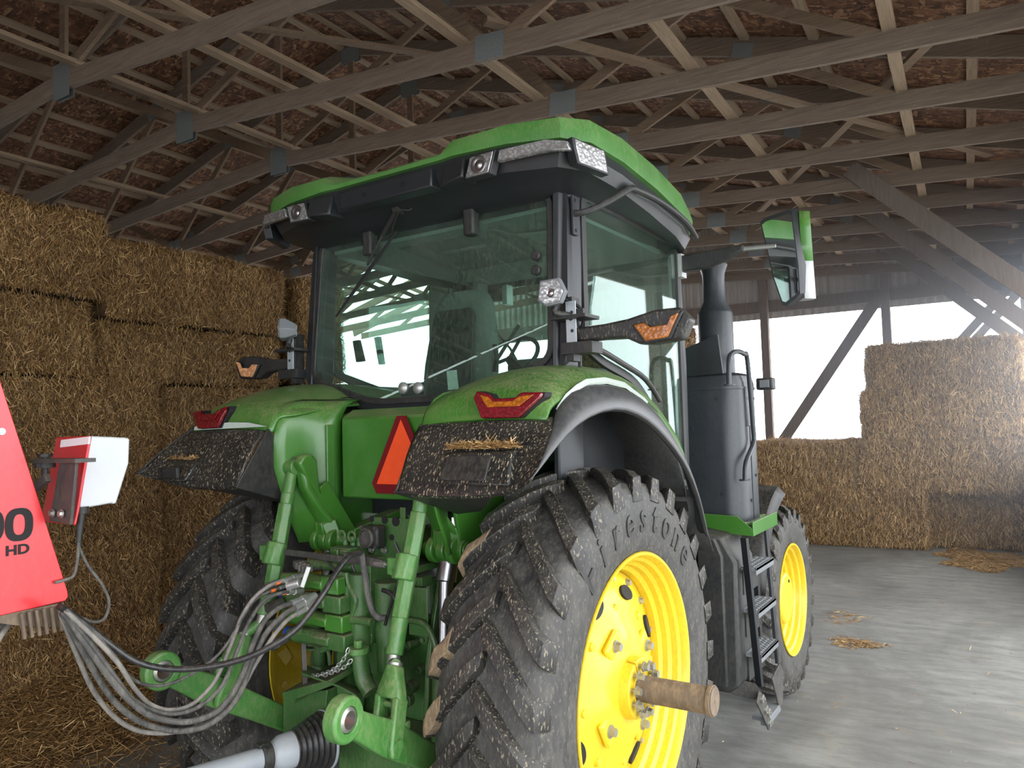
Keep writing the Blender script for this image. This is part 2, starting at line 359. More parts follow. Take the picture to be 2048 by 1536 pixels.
timber('diagonal_brace', (XE-.12, 10.2, 3.3), (XE-.12, 7.4, 4.75), .04, .17, M['purlin'], 'pale sloping brace against the right wall posts', 'brace', up=(1,0,0))
# roof trusses
ORD = ['nearest', 'second', 'third', 'fourth', 'fifth', 'sixth', 'seventh', 'eighth', 'ninth', 'tenth', 'eleventh', 'farthest']
def gusset(x, z, y, w, h, par, rot=0):
    mb = MB()
    for s in (-1, 1):
        mb.box((x, y+s*.023, z), (w, .003, h), Matrix.Rotation(rot, 3, 'Y'))
    return obj('gusset_plate', mb, M['gusset'], par, flat=True)
m, nt, b = newmat('gusset_steel'); tc = nt.nodes.new('ShaderNodeTexCoord'); wv = nt.nodes.new('ShaderNodeTexBrick')
wv.inputs['Scale'].default_value = 40; wv.inputs['Mortar Size'].default_value = .03; wv.inputs['Color1'].default_value = (.33,.36,.36,1); wv.inputs['Color2'].default_value = (.27,.30,.31,1); wv.inputs['Mortar'].default_value = (.08,.09,.09,1)
mp = nt.nodes.new('ShaderNodeMapping'); mp.inputs['Rotation'].default_value = (PI/2, 0, 0)
nt.links.new(tc.outputs['Object'], mp.inputs[0]); nt.links.new(mp.outputs[0], wv.inputs['Vector']); nt.links.new(wv.outputs['Color'], b.inputs['Base Color']); b.inputs['Roughness'].default_value = .5; b.inputs['Metallic'].default_value = .4; M['gusset'] = m
def make_truss():
    t = thing('roof_truss', '', 'roof truss', 'roof trusses', None, BA)
    for s in (-1, 1):
        e = XE-XR
        P = lambda d, z: (XR+s*d, 0, z)
        obj('top_chord', MB().beam(P(-.0, ZT+.07), P(e+.3, ZT+.07-ST*(e+.3)), .038, .18, (0,1,0)), M['chord'], t, flat=True)
        obj('bottom_chord', MB().beam(P(0, ZB-.0), P(e, ZB-SB*e), .038, .16, (0,1,0)), M['chord'], t, flat=True)
        tp = [2.36, 5.0]; bt = [0, 3.68, 6.35]
        for a, b_ in (((0, ZB+.05), (tp[0], ZT-ST*tp[0])), ((tp[0], ZT-ST*tp[0]), (bt[1], ZB-SB*bt[1])), ((bt[1], ZB-SB*bt[1]), (tp[1], ZT-ST*tp[1])), ((tp[1], ZT-ST*tp[1]), (bt[2], ZB-SB*bt[2]))):
            obj('web', MB().beam(P(*a), P(*b_), .034, .09, (0,1,0)), M['web'], t, flat=True)
        gusset(XR+s*3.68, ZB-SB*3.68+.02, 0, .26, .2, t, s*SB)
        gusset(XR+s*2.36, ZT-ST*2.36+.03, 0, .24, .15, t, s*ST)
        gusset(XR+s*5.0, ZT-ST*5.0+.03, 0, .2, .14, t, s*ST)
    obj('web', MB().beam((XR, 0, ZB), (XR, 0, ZT), .034, .09, (0,1,0)), M['web'], t, flat=True)
    gusset(XR, ZB+.0, 0, .26, .32, t); gusset(XR, ZT-.02, 0, .3, .2, t)
    return t
def dup(root):
    r = root.copy(); COL.objects.link(r)
    for ch in list(root.children):
        c = ch.copy(); COL.objects.link(c); c.parent = r
        for g_ in ch.children:
            d = g_.copy(); COL.objects.link(d); d.parent = c
    return r
t0 = make_truss()
for j in range(0, 12):
    t = t0 if j == 0 else dup(t0)
    t.location = RB @ Vector((0, -.807+1.22*j, 0))
    t['label'] = '%s weathered timber roof truss, counting from the camera' % ORD[j] if j else 'nearest weathered timber roof truss, cut by the top left of the picture'
# purlins on the chords and bracing boards on the trusses
def purlins(s):
    first = None; k = 0
    for d in np.arange(.15, 7.9, .61):
        x = XR+s*d
        if s < 0 and d > 3.4 and not first.name.startswith('short'):
            first = barn(obj('short_purlin', MB().beam((0, YN+.05, 0), (0, 9.8, 0), .085, .038, (0,0,1)), M['purlin'], flat=True)); o = first
        elif first is None:
            first = barn(obj('purlin', MB().beam((0, YN+.05, 0), (0, YF-.05, 0), .085, .038, (0,0,1)), M['purlin'], flat=True)); o = first
        else: o = first.copy(); COL.objects.link(o)
        o.name = 'purlin'; o.location = RB @ Vector((x, 0, zt(x)+.148)); o.rotation_euler = (0, s*math.atan(ST), BA); o.rotation_mode = 'XYZ'
        tag(o, 'long pale purlin under the %s roof slope, number %d down from the ridge' % ('left' if s < 0 else 'right', k+1), 'purlin', 'purlins under the %s slope' % ('left' if s < 0 else 'right')); k += 1
purlins(-1); purlins(1)
for x, dz, lab in ((-.88, .1, 'long bracing board lying on the bottom chords above the cab roof'), (.55, .1, 'long bracing board on the bottom chords right of the cab roof'), (2.0, .1, 'long bracing board on the bottom chords nearest the right side'),
                  (-4.12, .12, 'long bracing board beside the middle king posts'), (-2.84, .12, 'bracing board just right of the middle, lower one of a close pair'), (-2.5, .16, 'bracing board just right of the middle, upper one of a close pair'),
                  (-6.5, .12, 'long bracing board over the left bale wall'), (-8.6, .12, 'far left long bracing board')):
    z = zb(x)+dz
    timber('bracing_board', (x, YN+.1, z), (x, YF-.1, z), .09, .038, M['purlin'], lab, 'board', 'long bracing boards')
# diagonal sway braces across several trusses, on the webs
for a, b_, lab in (((-3.9, -.6, 5.45), (-1.9, 4.4, 6.25), 'slanting sway brace nailed over the webs near the middle'), ((-4.6, 1.0, 5.5), (-6.4, 5.5, 6.3), 'slanting sway brace left of the middle'),
                   ((-.6, 1.5, 5.1), (2.7, 6.5, 4.86), 'flat diagonal board crossing the bottom chords on the right'), ((2.4, 3.2, 4.97), (-.5, 9.0, 5.17), 'flat diagonal board crossing back over the right bottom chords')):
    timber('sway_brace', a, b_, .09, .035, M['web'], lab, 'brace', 'sway braces')

# ------------------------------------------------------------------ bales of straw
def blades(P, D, L, Wd, side):
    """P centres, D unit directions, L lengths, Wd widths, side unit width vectors -> verts, quads"""
    a = P-D*L[:, None]*.5; b_ = P+D*L[:, None]*.5; w = side*Wd[:, None]*.5
    v = np.stack([a-w, a+w, b_+w*.6, b_-w*.6], 1).reshape(-1, 3)
    return v, np.arange(len(v)).reshape(-1, 4)
def unit(a): return a/np.linalg.norm(a, axis=1)[:, None]
def blade_mesh(name, v, q, tint, mats, base=None):
    """straw quads joined to an optional base (verts, quads)"""
    me = bpy.data.meshes.new(name)
    nb = 0 if base is None else len(base[0]); nq = 0 if base is None else len(base[1])
    V = v if base is None else np.vstack([base[0], v]); Q = q if base is None else np.vstack([base[1], q+nb])
    me.vertices.add(len(V)); me.vertices.foreach_set('co', V.astype(np.float32).ravel())
    me.loops.add(len(Q)*4); me.loops.foreach_set('vertex_index', Q.astype(np.int32).ravel())
    me.polygons.add(len(Q)); me.polygons.foreach_set('loop_start', np.arange(0, len(Q)*4, 4, dtype=np.int32)); me.polygons.foreach_set('loop_total', np.full(len(Q), 4, np.int32))
    mi = np.zeros(len(Q), np.int32); mi[:nq] = 1 if nq else 0; me.polygons.foreach_set('material_index', mi)
    at_ = me.attributes.new('tint', 'FLOAT', 'POINT'); T = np.zeros(len(V), np.float32); T[nb:] = np.repeat(tint, 4); at_.data.foreach_set('value', T)
    me.update(calc_edges=True)
    for m_ in mats: me.materials.append(m_)
    return me
def wob(p, seed):
    r_ = np.random.default_rng(seed); s = np.zeros(len(p))
    for _ in range(7):
        k = r_.normal(0, 7, 3); s += np.sin(p@k+r_.uniform(0, 6.28))
    return s/7
def bale(size, faces, dens, blen, bw, seed, rib=0, vert='z', rib_ax=0, tone=0, amp=.035, rad=.07, stick=.42, dirsd=.5):
    """block bale centred on its base; faces: which sides carry straw (x-,x+,y-,y+,z+)"""
    r_ = np.random.default_rng(seed); h = np.array(size)/2; c = np.array([0, 0, h[2]])
    def surf(p, n):
        q = np.clip(p, -(h-rad), h-rad); d = p-q; L = np.linalg.norm(d, axis=1)[:, None]; nn = d/np.maximum(L, 1e-6)
        off = amp*wob(q, seed)+.012*wob(q*4, seed+1)
        if rib: off = off+rib*np.abs(np.sin((p[:, rib_ax]+.05*wob(q, seed+2))*PI/.085))
        return q+nn*(rad+off[:, None]), nn
    bv = []; bq = []; nb = 0; pts = []; nrm = []; vax = []
    for ax in range(3):
        for s in (-1, 1):
            o = [i for i in range(3) if i != ax]; nu = max(3, int(size[o[0]]/.05)); nv = max(3, int(size[o[1]]/.05))
            U, V_ = np.meshgrid(np.linspace(-h[o[0]], h[o[0]], nu), np.linspace(-h[o[1]], h[o[1]], nv), indexing='ij')
            p = np.zeros((nu*nv, 3)); p[:, o[0]] = U.ravel(); p[:, o[1]] = V_.ravel(); p[:, ax] = s*h[ax]
            q, _ = surf(p, None); q = q-_*.012
            bv.append(q+c); idx = np.arange(nu*nv).reshape(nu, nv)+nb; nb += nu*nv
            f = np.stack([idx[:-1, :-1], idx[1:, :-1], idx[1:, 1:], idx[:-1, 1:]], -1).reshape(-1, 4)
            bq.append(f if (s > 0) == (ax != 1) else f[:, ::-1])
            key = 'xyz'[ax]+('+' if s > 0 else '-')
            if key in faces:
                n = int(size[o[0]]*size[o[1]]*dens); p = np.zeros((n, 3)); p[:, o[0]] = r_.uniform(-h[o[0]], h[o[0]], n); p[:, o[1]] = r_.uniform(-h[o[1]], h[o[1]], n); p[:, ax] = s*h[ax]
                q, nn = surf(p, None); pts.append(q+c); nrm.append(nn)
    P = np.vstack(pts); Nn = np.vstack(nrm); n = len(P)
    up = np.zeros((n, 3)); up[:, 2] = 1; up[np.abs(Nn[:, 2]) > .8] = (1, 0, 0)
    t1 = unit(up-Nn*(up*Nn).sum(1)[:, None]); t2 = np.cross(Nn, t1)
    # direction drifts in clumps
    a = r_.normal(0, dirsd, n)+.5*wob(P*1.5, seed+5); cross = r_.random(n) < .12; a[cross] = r_.uniform(-PI/2, PI/2, cross.sum())
    tilt = np.abs(r_.normal(0, stick, n)); tilt[r_.random(n) < .06] += .6
    D = unit((t1*np.cos(a)[:, None]+t2*np.sin(a)[:, None])*np.cos(tilt)[:, None]*np.where(r_.random(n) < .5, 1, -1)[:, None]+Nn*np.sin(tilt)[:, None])
    side = unit(np.cross(D, Nn+r_.normal(0, .45, (n, 3))))
    L = r_.gamma(5, blen/5, n); Wd = bw*r_.uniform(.5, 1.4, n)
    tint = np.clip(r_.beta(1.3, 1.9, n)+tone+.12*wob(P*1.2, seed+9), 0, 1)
    v, q = blades(P+Nn*r_.uniform(-.016, .022, n)[:, None]+D*(L*.25)[:, None]*(tilt > .5)[:, None], D, L, Wd, side)
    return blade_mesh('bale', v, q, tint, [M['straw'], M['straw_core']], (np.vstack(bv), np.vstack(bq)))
def put_bale(x0, x1, y0, y1, z0, z1, faces, label, group, dens, blen, bw, rot=0, **k):
    me = bale((x1-x0, y1-y0, z1-z0), faces, dens, blen, bw, int(abs(x0*37+y0*91+z0*53))+11, **k)
    o = bpy.data.objects.new('straw_bale', me); COL.objects.link(o)
    o.location = RB @ Vector(((x0+x1)/2, (y0+y1)/2, z0)); o.rotation_euler = (0, 0, BA+rot)
    return tag(o, label, 'bale', group)
GL = 'straw bales of the left wall'; GR = 'straw bales stacked at the far end'
D1, B1, W1 = 15000, .046, .0048
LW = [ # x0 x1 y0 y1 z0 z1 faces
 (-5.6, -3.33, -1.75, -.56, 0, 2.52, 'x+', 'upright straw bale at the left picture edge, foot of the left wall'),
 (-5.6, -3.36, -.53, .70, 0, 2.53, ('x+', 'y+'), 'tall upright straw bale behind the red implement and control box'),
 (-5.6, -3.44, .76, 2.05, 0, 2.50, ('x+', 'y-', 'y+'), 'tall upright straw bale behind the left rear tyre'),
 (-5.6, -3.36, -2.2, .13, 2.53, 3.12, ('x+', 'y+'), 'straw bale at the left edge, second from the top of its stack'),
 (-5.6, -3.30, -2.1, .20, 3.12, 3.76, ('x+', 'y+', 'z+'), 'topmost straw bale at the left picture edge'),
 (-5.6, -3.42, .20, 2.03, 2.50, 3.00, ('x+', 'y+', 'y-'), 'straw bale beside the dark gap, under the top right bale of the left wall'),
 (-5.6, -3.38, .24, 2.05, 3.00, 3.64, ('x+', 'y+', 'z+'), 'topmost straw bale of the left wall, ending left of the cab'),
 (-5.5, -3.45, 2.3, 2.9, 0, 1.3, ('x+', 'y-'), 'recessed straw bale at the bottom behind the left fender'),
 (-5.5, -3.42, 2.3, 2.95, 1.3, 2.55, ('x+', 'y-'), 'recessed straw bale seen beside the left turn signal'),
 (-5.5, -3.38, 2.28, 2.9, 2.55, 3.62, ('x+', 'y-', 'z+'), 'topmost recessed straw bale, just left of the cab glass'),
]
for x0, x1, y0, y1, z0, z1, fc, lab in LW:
    put_bale(x0, x1, y0, y1, z0, z1, fc, lab, GL, D1 if y0 < 2.4 else 8000, B1, W1, tone=-.10)  # lowered tone paints the weaker light on the left wall into the straw
D2, B2, W2 = 5200, .075, .0075
FW = [
 (-.95, 1.72, 9.88, 11.0, 0, .86, ('y-', 'z+', 'x+'), 'long dull straw bale on the floor right behind the front tyre', -.06),
 (1.74, 3.3, 10.25, 11.4, 0, .84, ('y-', 'z+', 'x-'), 'shaded straw bale on the floor at the bottom right', -.03),
 (-1.3, .80, 9.95, 11.1, .86, 1.63, ('y-', 'z+', 'x+'), 'straw bale with a bare top, left of the tall stack', 0),
 (.83, 3.22, 9.9, 11.1, .86, 1.64, ('y-', 'z+', 'x-', 'x+'), 'straw bale in the tall right stack, second from the floor', 0),
 (.92, 3.08, 9.92, 11.1, 1.64, 2.42, ('y-', 'z+', 'x-', 'x+'), 'straw bale in the tall right stack, third from the floor', .02),
 (1.02, 3.05, 9.95, 11.1, 2.42, 3.14, ('y-', 'z+', 'x-', 'x+'), 'topmost straw bale of the tall right stack against the sky', .02),
]
for x0, x1, y0, y1, z0, z1, fc, lab, tn in FW:
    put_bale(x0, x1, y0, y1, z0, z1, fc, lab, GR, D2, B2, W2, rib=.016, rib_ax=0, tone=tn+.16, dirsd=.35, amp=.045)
FB = 'straw bales behind the exhaust stack'
for k in range(5):
    put_bale(-4.9, -2.45+.05*(k % 2), 11.2, 12.4, k*.8, (k+1)*.8, ('y-', 'x+', 'z+'), 'straw bale in the stack glimpsed between cab and exhaust, level %d from the floor' % (k+1), FB, 2500, .08, .01)

# loose straw lying on the floor (uncountable)
def litter(name, n, fx, label, blen=.06, bw=.004, tone=0, heap=None, seed=3):
    r_ = np.random.default_rng(seed); P = fx(r_, n); n = len(P); h = P[:, 2].copy()
    a = r_.uniform(0, 2*PI, n); t = r_.normal(0, .12, n) if heap is None else r_.normal(0, .35, n)
    D = np.stack([np.cos(a)*np.cos(t), np.sin(a)*np.cos(t), np.sin(t)], 1)
    if heap is not None: D[:, 1] *= 1.6; D = unit(D)
    L = r_.gamma(5, blen/5, n); P[:, 2] += .004+np.abs(D[:, 2])*L*.5
    side = unit(np.cross(D, np.array([0, 0, 1.])+r_.normal(0, .5, (n, 3))))
    v, q = blades(P, D, L, bw*r_.uniform(.5, 1.5, n), side); v[:, 2] = np.maximum(v[:, 2], .003)
    me = blade_mesh(name, v, q, np.clip(r_.beta(2, 2.4, n)+tone, 0, 1), [M['straw']])
    o = bpy.data.objects.new(name, me); COL.objects.link(o); o.rotation_euler = (0, 0, BA)
    return tag(o, label, 'straw', None, 'stuff')
def patch(cx, cy, rx, ry, p=2.0, h=0):
    def f(r_, n):
        a = r_.uniform(0, 2*PI, n); r = r_.random(n)**(.5*p/2)
        wv_ = 1+.25*np.sin(3*a+1)+.15*np.sin(7*a)
        return np.stack([cx+rx*r*wv_*np.cos(a), cy+ry*r*wv_*np.sin(a), h*r_.random(n)*(1-r)], 1)
    return f
litter('loose_straw', 16000, patch(2.5, 9.35, .65, .75, 1.6, .05), 'spread of loose straw on the floor before the right bales', .07, .006, .05, seed=5)
litter('loose_straw', 700, patch(1.36, 4.4, .22, .17, 2.4), 'small scatter of straw on the concrete right of the front wheel', .05, .004, seed=6)
litter('loose_straw', 260, patch(1.15, 5.3, .2, .3, 2.4), 'thin straw scatter farther off by the front wheel', .05, .004, seed=8)
litter('loose_straw', 700, lambda r_, n: np.stack([r_.uniform(.6, 3.2, n), r_.uniform(1, 10, n), np.zeros(n)], 1), 'single stems of straw strewn over the concrete', .035, .0035, seed=9)
def slope(r_, n):
    y = r_.uniform(-2.2, 2.6, n); x = -3.38+np.abs(r_.normal(0, .42, n)); h = np.clip(.42*np.exp(-((x+3.38)/.38)**1.3)+.03*np.sin(y*5), 0, 1)
    return np.stack([x, y, h*r_.uniform(.9, 1.0, n)], 1)
litter('loose_straw', 42000, slope, 'bank of loose straw along the foot of the left bales', .07, .0045, -.03, heap=1, seed=10)
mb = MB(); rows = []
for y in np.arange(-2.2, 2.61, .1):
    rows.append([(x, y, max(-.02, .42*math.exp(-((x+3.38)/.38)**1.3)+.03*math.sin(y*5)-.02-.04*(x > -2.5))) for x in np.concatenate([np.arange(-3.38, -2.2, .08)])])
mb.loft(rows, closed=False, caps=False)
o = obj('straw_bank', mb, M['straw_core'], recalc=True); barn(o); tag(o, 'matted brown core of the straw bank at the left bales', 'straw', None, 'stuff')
litter('loose_straw', 5200, lambda r_, n: np.stack([r_.uniform(-2.7, -1.0, n), r_.uniform(-1.6, 1.5, n), np.zeros(n)], 1), 'thin layer of straw on the floor around the left rear tyre', .06, .004, -.05, seed=12)
# ------------------------------------------------------------------ tractor
TR = thing('tractor', 'large green and black farm tractor with yellow wheels, seen from behind on the right', 'tractor')
def part(name, mb, m, par=TR, **k): return obj(name, mb, m, par, **k)
def both(name, mb, m, par=TR, **k): return part(name, mb, m, par, **k), part(name, mb.mirror(), m, par, **k)
def pl(pts, ax, v): return [W(x, y, ax, v) for x, y in pts]

# ---- wheels
def tyre_profile(R, W_, rb):
    h = W_/2; t = R-.045
    return [(h*.89, rb-.002), (h*.935, rb+.012), (h*.965, rb+.06), (h*1.0, rb+(t-rb)*.42), (h*1.0, rb+(t-rb)*.58), (h*.965, rb+(t-rb)*.8), (h*.90, t-.03), (h*.84, t-.008), (h*.6, t+.006), (h*.3, t+.012), (0, t+.014)]
def make_tyre(cx, cy, R, W_, rb, nl, sgn, letters=False, cr=None):
    """sgn=+1: wheel on the right; lugs point up at the rear"""
    cr = cr or R; pr = tyre_profile(R, W_, rb); full = [(x, r) for x, r in pr]+[(-x, r) for x, r in pr[-2::-1]]
    mb = MB(); n = 96; o = Vector((cx, cy, cr))
    rings = []
    for x, r in full: rings.append([o+Vector((x, -r*math.cos(2*PI*k/n), r*math.sin(2*PI*k/n))) for k in range(n)])
    mb.loft(rings, caps=False)
    tyre = part('rear_tyre' if R > .8 else 'front_tyre', mb, M['rubber_side'], ang=60)
    h = W_/2; crown = lambda x: R-.045+.014-(abs(x)/h)**2*.03
    lug = MB(); pitch = 2*PI/nl; lh = .047 if R > .8 else .038
    for side in (-1, 1):
        for k in range(nl):
            ph0 = pitch*(k+(0 if side > 0 else .5)); sec = []
            T = [-.05, .12, .35, .6, .82, .95, 1.0]
            for i, t in enumerate(T):
                x = side*h*(t*.93+.0); ang = ph0-(.30 if R > .8 else .33)*(.9*t+.12*t*t)*.93
                hw = (.024+.006*t)*(R/.93)**.5; r0 = crown(x)-.014; r1 = crown(x)+lh-(0 if t < .9 else .006+(t-.9)*.06)
                if i == 0: r1 -= .008; hw *= .8
                if t == 1.0: r0 -= .055; x = side*h*.975
                # cross-section: long axis of lug is oblique, so widen along the angle
                wv = hw*1.95/R; tw = wv*.68
                P = lambda a, r: o+Vector((x, -r*math.cos(a), r*math.sin(a)))
                sec.append([P(ang-wv, r0), P(ang-tw, r1), P(ang+tw, r1), P(ang+wv, r0)])
            # shoulder face running down the sidewall
            x = side*h*1.0; a = ang; hw_ = wv*.9
            P = lambda a_, r: o+Vector((x, -r*math.cos(a_), r*math.sin(a_)))
            sec.append([P(a-hw_, R-.13), P(a-hw_*.6, R-.075), P(a+hw_*.6, R-.075), P(a+hw_, R-.13)])
            lug.loft(sec)
            # thin moulded rib between lugs
            rb_ = []
            for t in (.08, .4, .75):
                x = side*h*t*.9; ang = ph0-pitch*.5-(.30)*(.9*t+.12*t*t)*.9
                r0 = crown(x)-.004
                P = lambda a_, r: o+Vector((x, -r*math.cos(a_), r*math.sin(a_)))
                rb_.append([P(ang-.006, r0), P(ang, r0+.006), P(ang+.006, r0)])
            lug.loft(rb_)
    tr = part('tread', lug, M['rubber'], tyre, bevel=.007, seg=2, ang=50)
    if R > .8 and sgn > 0:   # dried mud caked on the inner shoulder ends
        md = MB(); r_ = random.Random(4+sgn)
        for k in range(nl):
            ph = pitch*(k+(.5 if sgn > 0 else 0)); side = -sgn
            if r_.random() < .4: continue
            sec = []
            for t in ((.62, .78, .9, .97, 1.01) if r_.random() < .6 else (.82, .9, .97, 1.01)):
                x = side*h*t*.93; ang = ph-.30*(.9*t+.12*t*t)*.93; wv = .062*r_.uniform(.7, 1.15)*(R/.93)
                P = lambda a_, r: o+Vector((x, -r*math.cos(a_), r*math.sin(a_)))
                tp = crown(x)+lh+(.007 if t > .8 else .001)*r_.uniform(.5, 1.5)-(.012 if t > 1 else 0)
                sec.append([P(ang-wv, crown(x)-.02), P(ang-wv*.7, tp), P(ang, tp+.005*r_.random()), P(ang+wv*.7, tp), P(ang+wv, crown(x)-.02)])
            md.loft(sec)
        tag(part('caked_mud', md, M['mud'], tyre, bevel=.006, seg=2, label='dried tan mud on the lug ends'), kind='stuff')
    if letters:
        lt = MB(); txt = 'Firestone'; a0 = math.radians(49.5)
        for ci, ch in enumerate(txt):
            gm = glyph(ch, .215, .004)
            ac = a0+ci*math.radians(10.9)
            for v, f in [gm]:
                vs = []
                for (gx, gy, gz) in v:
                    a = ac+(gx*.82)/.73; r = .665+gy*.9
                    tt = (r-rb)/((R-.045)-rb); xx = h*(1.0-.055*abs(tt-.5)*2-.03*max(0, tt-.7))+.0025+gz
                    vs.append(o+Vector((sgn*xx, -r*math.cos(a), r*math.sin(a))))
                lt.add(vs, f)
        part('raised_lettering', lt, M['rubber_dark'], tyre, recalc=True)
    return tyre
_gc = {}
def glyph(ch, size, ext, font=None, fat=.012):
    k = (ch, size, ext)
    if k in _gc: return _gc[k]
    cu = bpy.data.curves.new('t', 'FONT'); cu.body = ch; cu.size = size; cu.extrude = ext; cu.offset = size*fat; cu.align_x = 'CENTER' if len(ch) == 1 else 'LEFT'; cu.resolution_u = 4
    ob = bpy.data.objects.new('t', cu); COL.objects.link(ob); dg = bpy.context.evaluated_depsgraph_get(); me = ob.evaluated_get(dg).to_mesh()
    v = [tuple(p.co) for p in me.vertices]; f = [tuple(p.vertices) for p in me.polygons]
    ob.evaluated_get(dg).to_mesh_clear(); bpy.data.objects.remove(ob); bpy.data.curves.remove(cu); _gc[k] = (v, f); return v, f

def make_rim(cx, cy, cz, rf, halfw, sgn, front=False):
    o = Vector((cx, cy, cz)); X = Vector((sgn, 0, 0)); s = rf/.567
    # barrel: outer flange, stepped beads, drop centre
    pf = [(halfw-.002, rf+.010), (halfw+.006, rf+.004), (halfw+.004, rf-.006), (halfw-.008, rf-.014), (halfw-.03, rf-.020), (halfw-.042, rf-.034), (halfw-.07, rf-.040), (halfw-.085, rf-.055), (halfw-.11, rf-.060), (halfw-.125, rf-.078), (halfw-.17, rf-.086), (halfw-.22, rf-.084), (halfw-.26, rf-.062), (-halfw+.03, rf-.04), (-halfw, rf+.002), (-halfw-.006, rf+.008)]
    mb = MB(); n = 72
    mb.loft([[o+X*t+Vector((0, -r*math.cos(2*PI*k/n), r*math.sin(2*PI*k/n))) for k in range(n)] for t, r in pf], caps=False)
    rim = part('front_rim' if front else 'rear_rim', mb, M['yellow'], solid=.006, ang=32)
    d = MB(); n = 64
    if not front:
        # dished disc, bolted flange and raised hub bosses
        prof = [(-.012, rf-.086), (-.004, rf-.125), (.001, rf-.142), (.012, rf-.150), (.022, rf-.19), (.036, rf-.235), (.052, rf-.29), (.074, .235), (.088, .205), (.092, .175), (.098, .150), (.098, .05)]
        dd = halfw-.145
        holes = []
        rings = []
        for t, r in prof:
            ring = []
            for k in range(n):
                a = 2*PI*k/n; lobes = .012*max(0, math.cos(4*a+.6))**2 if .2 < r < .36 else 0
                ring.append(o+X*(dd+t+lobes)+Vector((0, -r*math.cos(a), r*math.sin(a))))
            rings.append(ring)
        d.loft(rings, caps=False)
        disc = part('wheel_disc', d, M['yellow'], rim, solid=.012, ang=40)
        for k in range(8):
            hl = MB()   # raised black ovals painting the shade inside the hand holes
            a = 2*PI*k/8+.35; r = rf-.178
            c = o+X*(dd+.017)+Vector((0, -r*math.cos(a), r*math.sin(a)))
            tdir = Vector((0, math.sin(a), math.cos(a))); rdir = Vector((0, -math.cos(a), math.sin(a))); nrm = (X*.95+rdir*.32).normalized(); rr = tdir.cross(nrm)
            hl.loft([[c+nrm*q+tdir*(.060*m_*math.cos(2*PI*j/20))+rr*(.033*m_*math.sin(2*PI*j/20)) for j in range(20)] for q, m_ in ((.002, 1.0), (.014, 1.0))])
            part('hand_hole', hl, M['black_ink'], disc, label='black oval painted as the shaded opening in the yellow disc')
        for k in range(16):
            bm_ = MB()
            a = 2*PI*k/16+.1; r = rf-.118
            bm_.hexbolt(o+X*(dd-.006)+Vector((0, -r*math.cos(a), r*math.sin(a))), X, .014, .02)
            part('rim_bolt', bm_, M['zinc'], disc)
        for k in range(8):
            a = 2*PI*k/8-.05; r = rf-.235; b2 = MB()
            p = o+X*(dd+.036)+Vector((0, -r*math.cos(a), r*math.sin(a)))
            b2.cyl(p-X*.02, p+X*.014, .022, .017, 16); part('boss', b2, M['yellow'], disc, bevel=.003)
        for k in range(4):
            a = 2*PI*k/4+1.02; r = .235; p = o+X*(dd+.088)+Vector((0, -r*math.cos(a), r*math.sin(a)))
            b2 = MB(); tdir = Vector((0, math.sin(a), math.cos(a))); rdir = Vector((0, -math.cos(a), math.sin(a)))
            b2.prism([p-X*.03+rdir*.04+tdir*.07, p-X*.03+rdir*.04-tdir*.07, p-X*.03-rdir*.07-tdir*.05, p-X*.03-rdir*.07+tdir*.05], X*.03)
            part('clamp_pad', b2, M['yellow'], disc, bevel=.015, seg=3)
            b3 = MB(); b3.hexbolt(p, X, .02, .028); part('bolt', b3, M['zinc'], disc)
        # split hub cone and its bolts
        hb = MB(); dd2 = dd+.088
        for s2 in (0, 1):
            rings = []
            for t, r0, r1 in ((0, .06, .135), (.055, .06, .125)):
                arc = [PI*s2+.05+(PI-.1)*k/20 for k in range(21)]
                rings.append([o+X*(dd2+t)+Vector((0, -r1*math.cos(a+1.2), r1*math.sin(a+1.2))) for a in arc]+[o+X*(dd2+t)+Vector((0, -r0*math.cos(a+1.2), r0*math.sin(a+1.2))) for a in arc[::-1]])
            hb.loft(rings)
        hub = part('hub', hb, M['yellow'], rim, bevel=.004)
        for k in range(10):
            a = 2*PI*k/10+.2; r = .098; b3 = MB(); p = o+X*(dd2+.055)+Vector((0, -r*math.cos(a), r*math.sin(a)))
            b3.cyl(p, p+X*.03, .009, n=10); b3.hexbolt(p+X*.02, X, .017, .024); part('bolt', b3, M['zinc'], hub)
    else:
        prof = [(-.04, rf-.05), (-.05, .27), (.0, .24), (.02, .235), (.02, .20)]
        dd = halfw-.17
        d.loft([[o+X*(dd+t)+Vector((0, -r*math.cos(2*PI*k/n), r*math.sin(2*PI*k/n))) for k in range(n)] for t, r in prof], caps=False)
        disc = part('wheel_disc', d, M['yellow'], rim, solid=.012)
        h_ = MB(); h_.lathe(o+X*(dd-.02), X, [(0, .20), (.10, .198), (.135, .185), (.145, .17), (.147, 0.001)], 40)
        hub = part('hub', h_, M['yellow'], rim, ang=30)
        pn = MB(); pn.cyl(o+X*(dd+.12)+Vector((0, .05, .12)), o+X*(dd+.132)+Vector((0, .05, .12)), .012, n=8); part('plug', pn, M['black'], hub)
    return rim
RX, RW, RR = .856, .48, .928
make_tyre(RX, 0, RR+.0, RW, .575, 27, 1, letters=True); make_tyre(-RX, 0, RR, RW, .575, 27, -1)
make_rim(RX, 0, RR, .567, .222, 1); make_rim(-RX, 0, RR, .567, .222, -1)
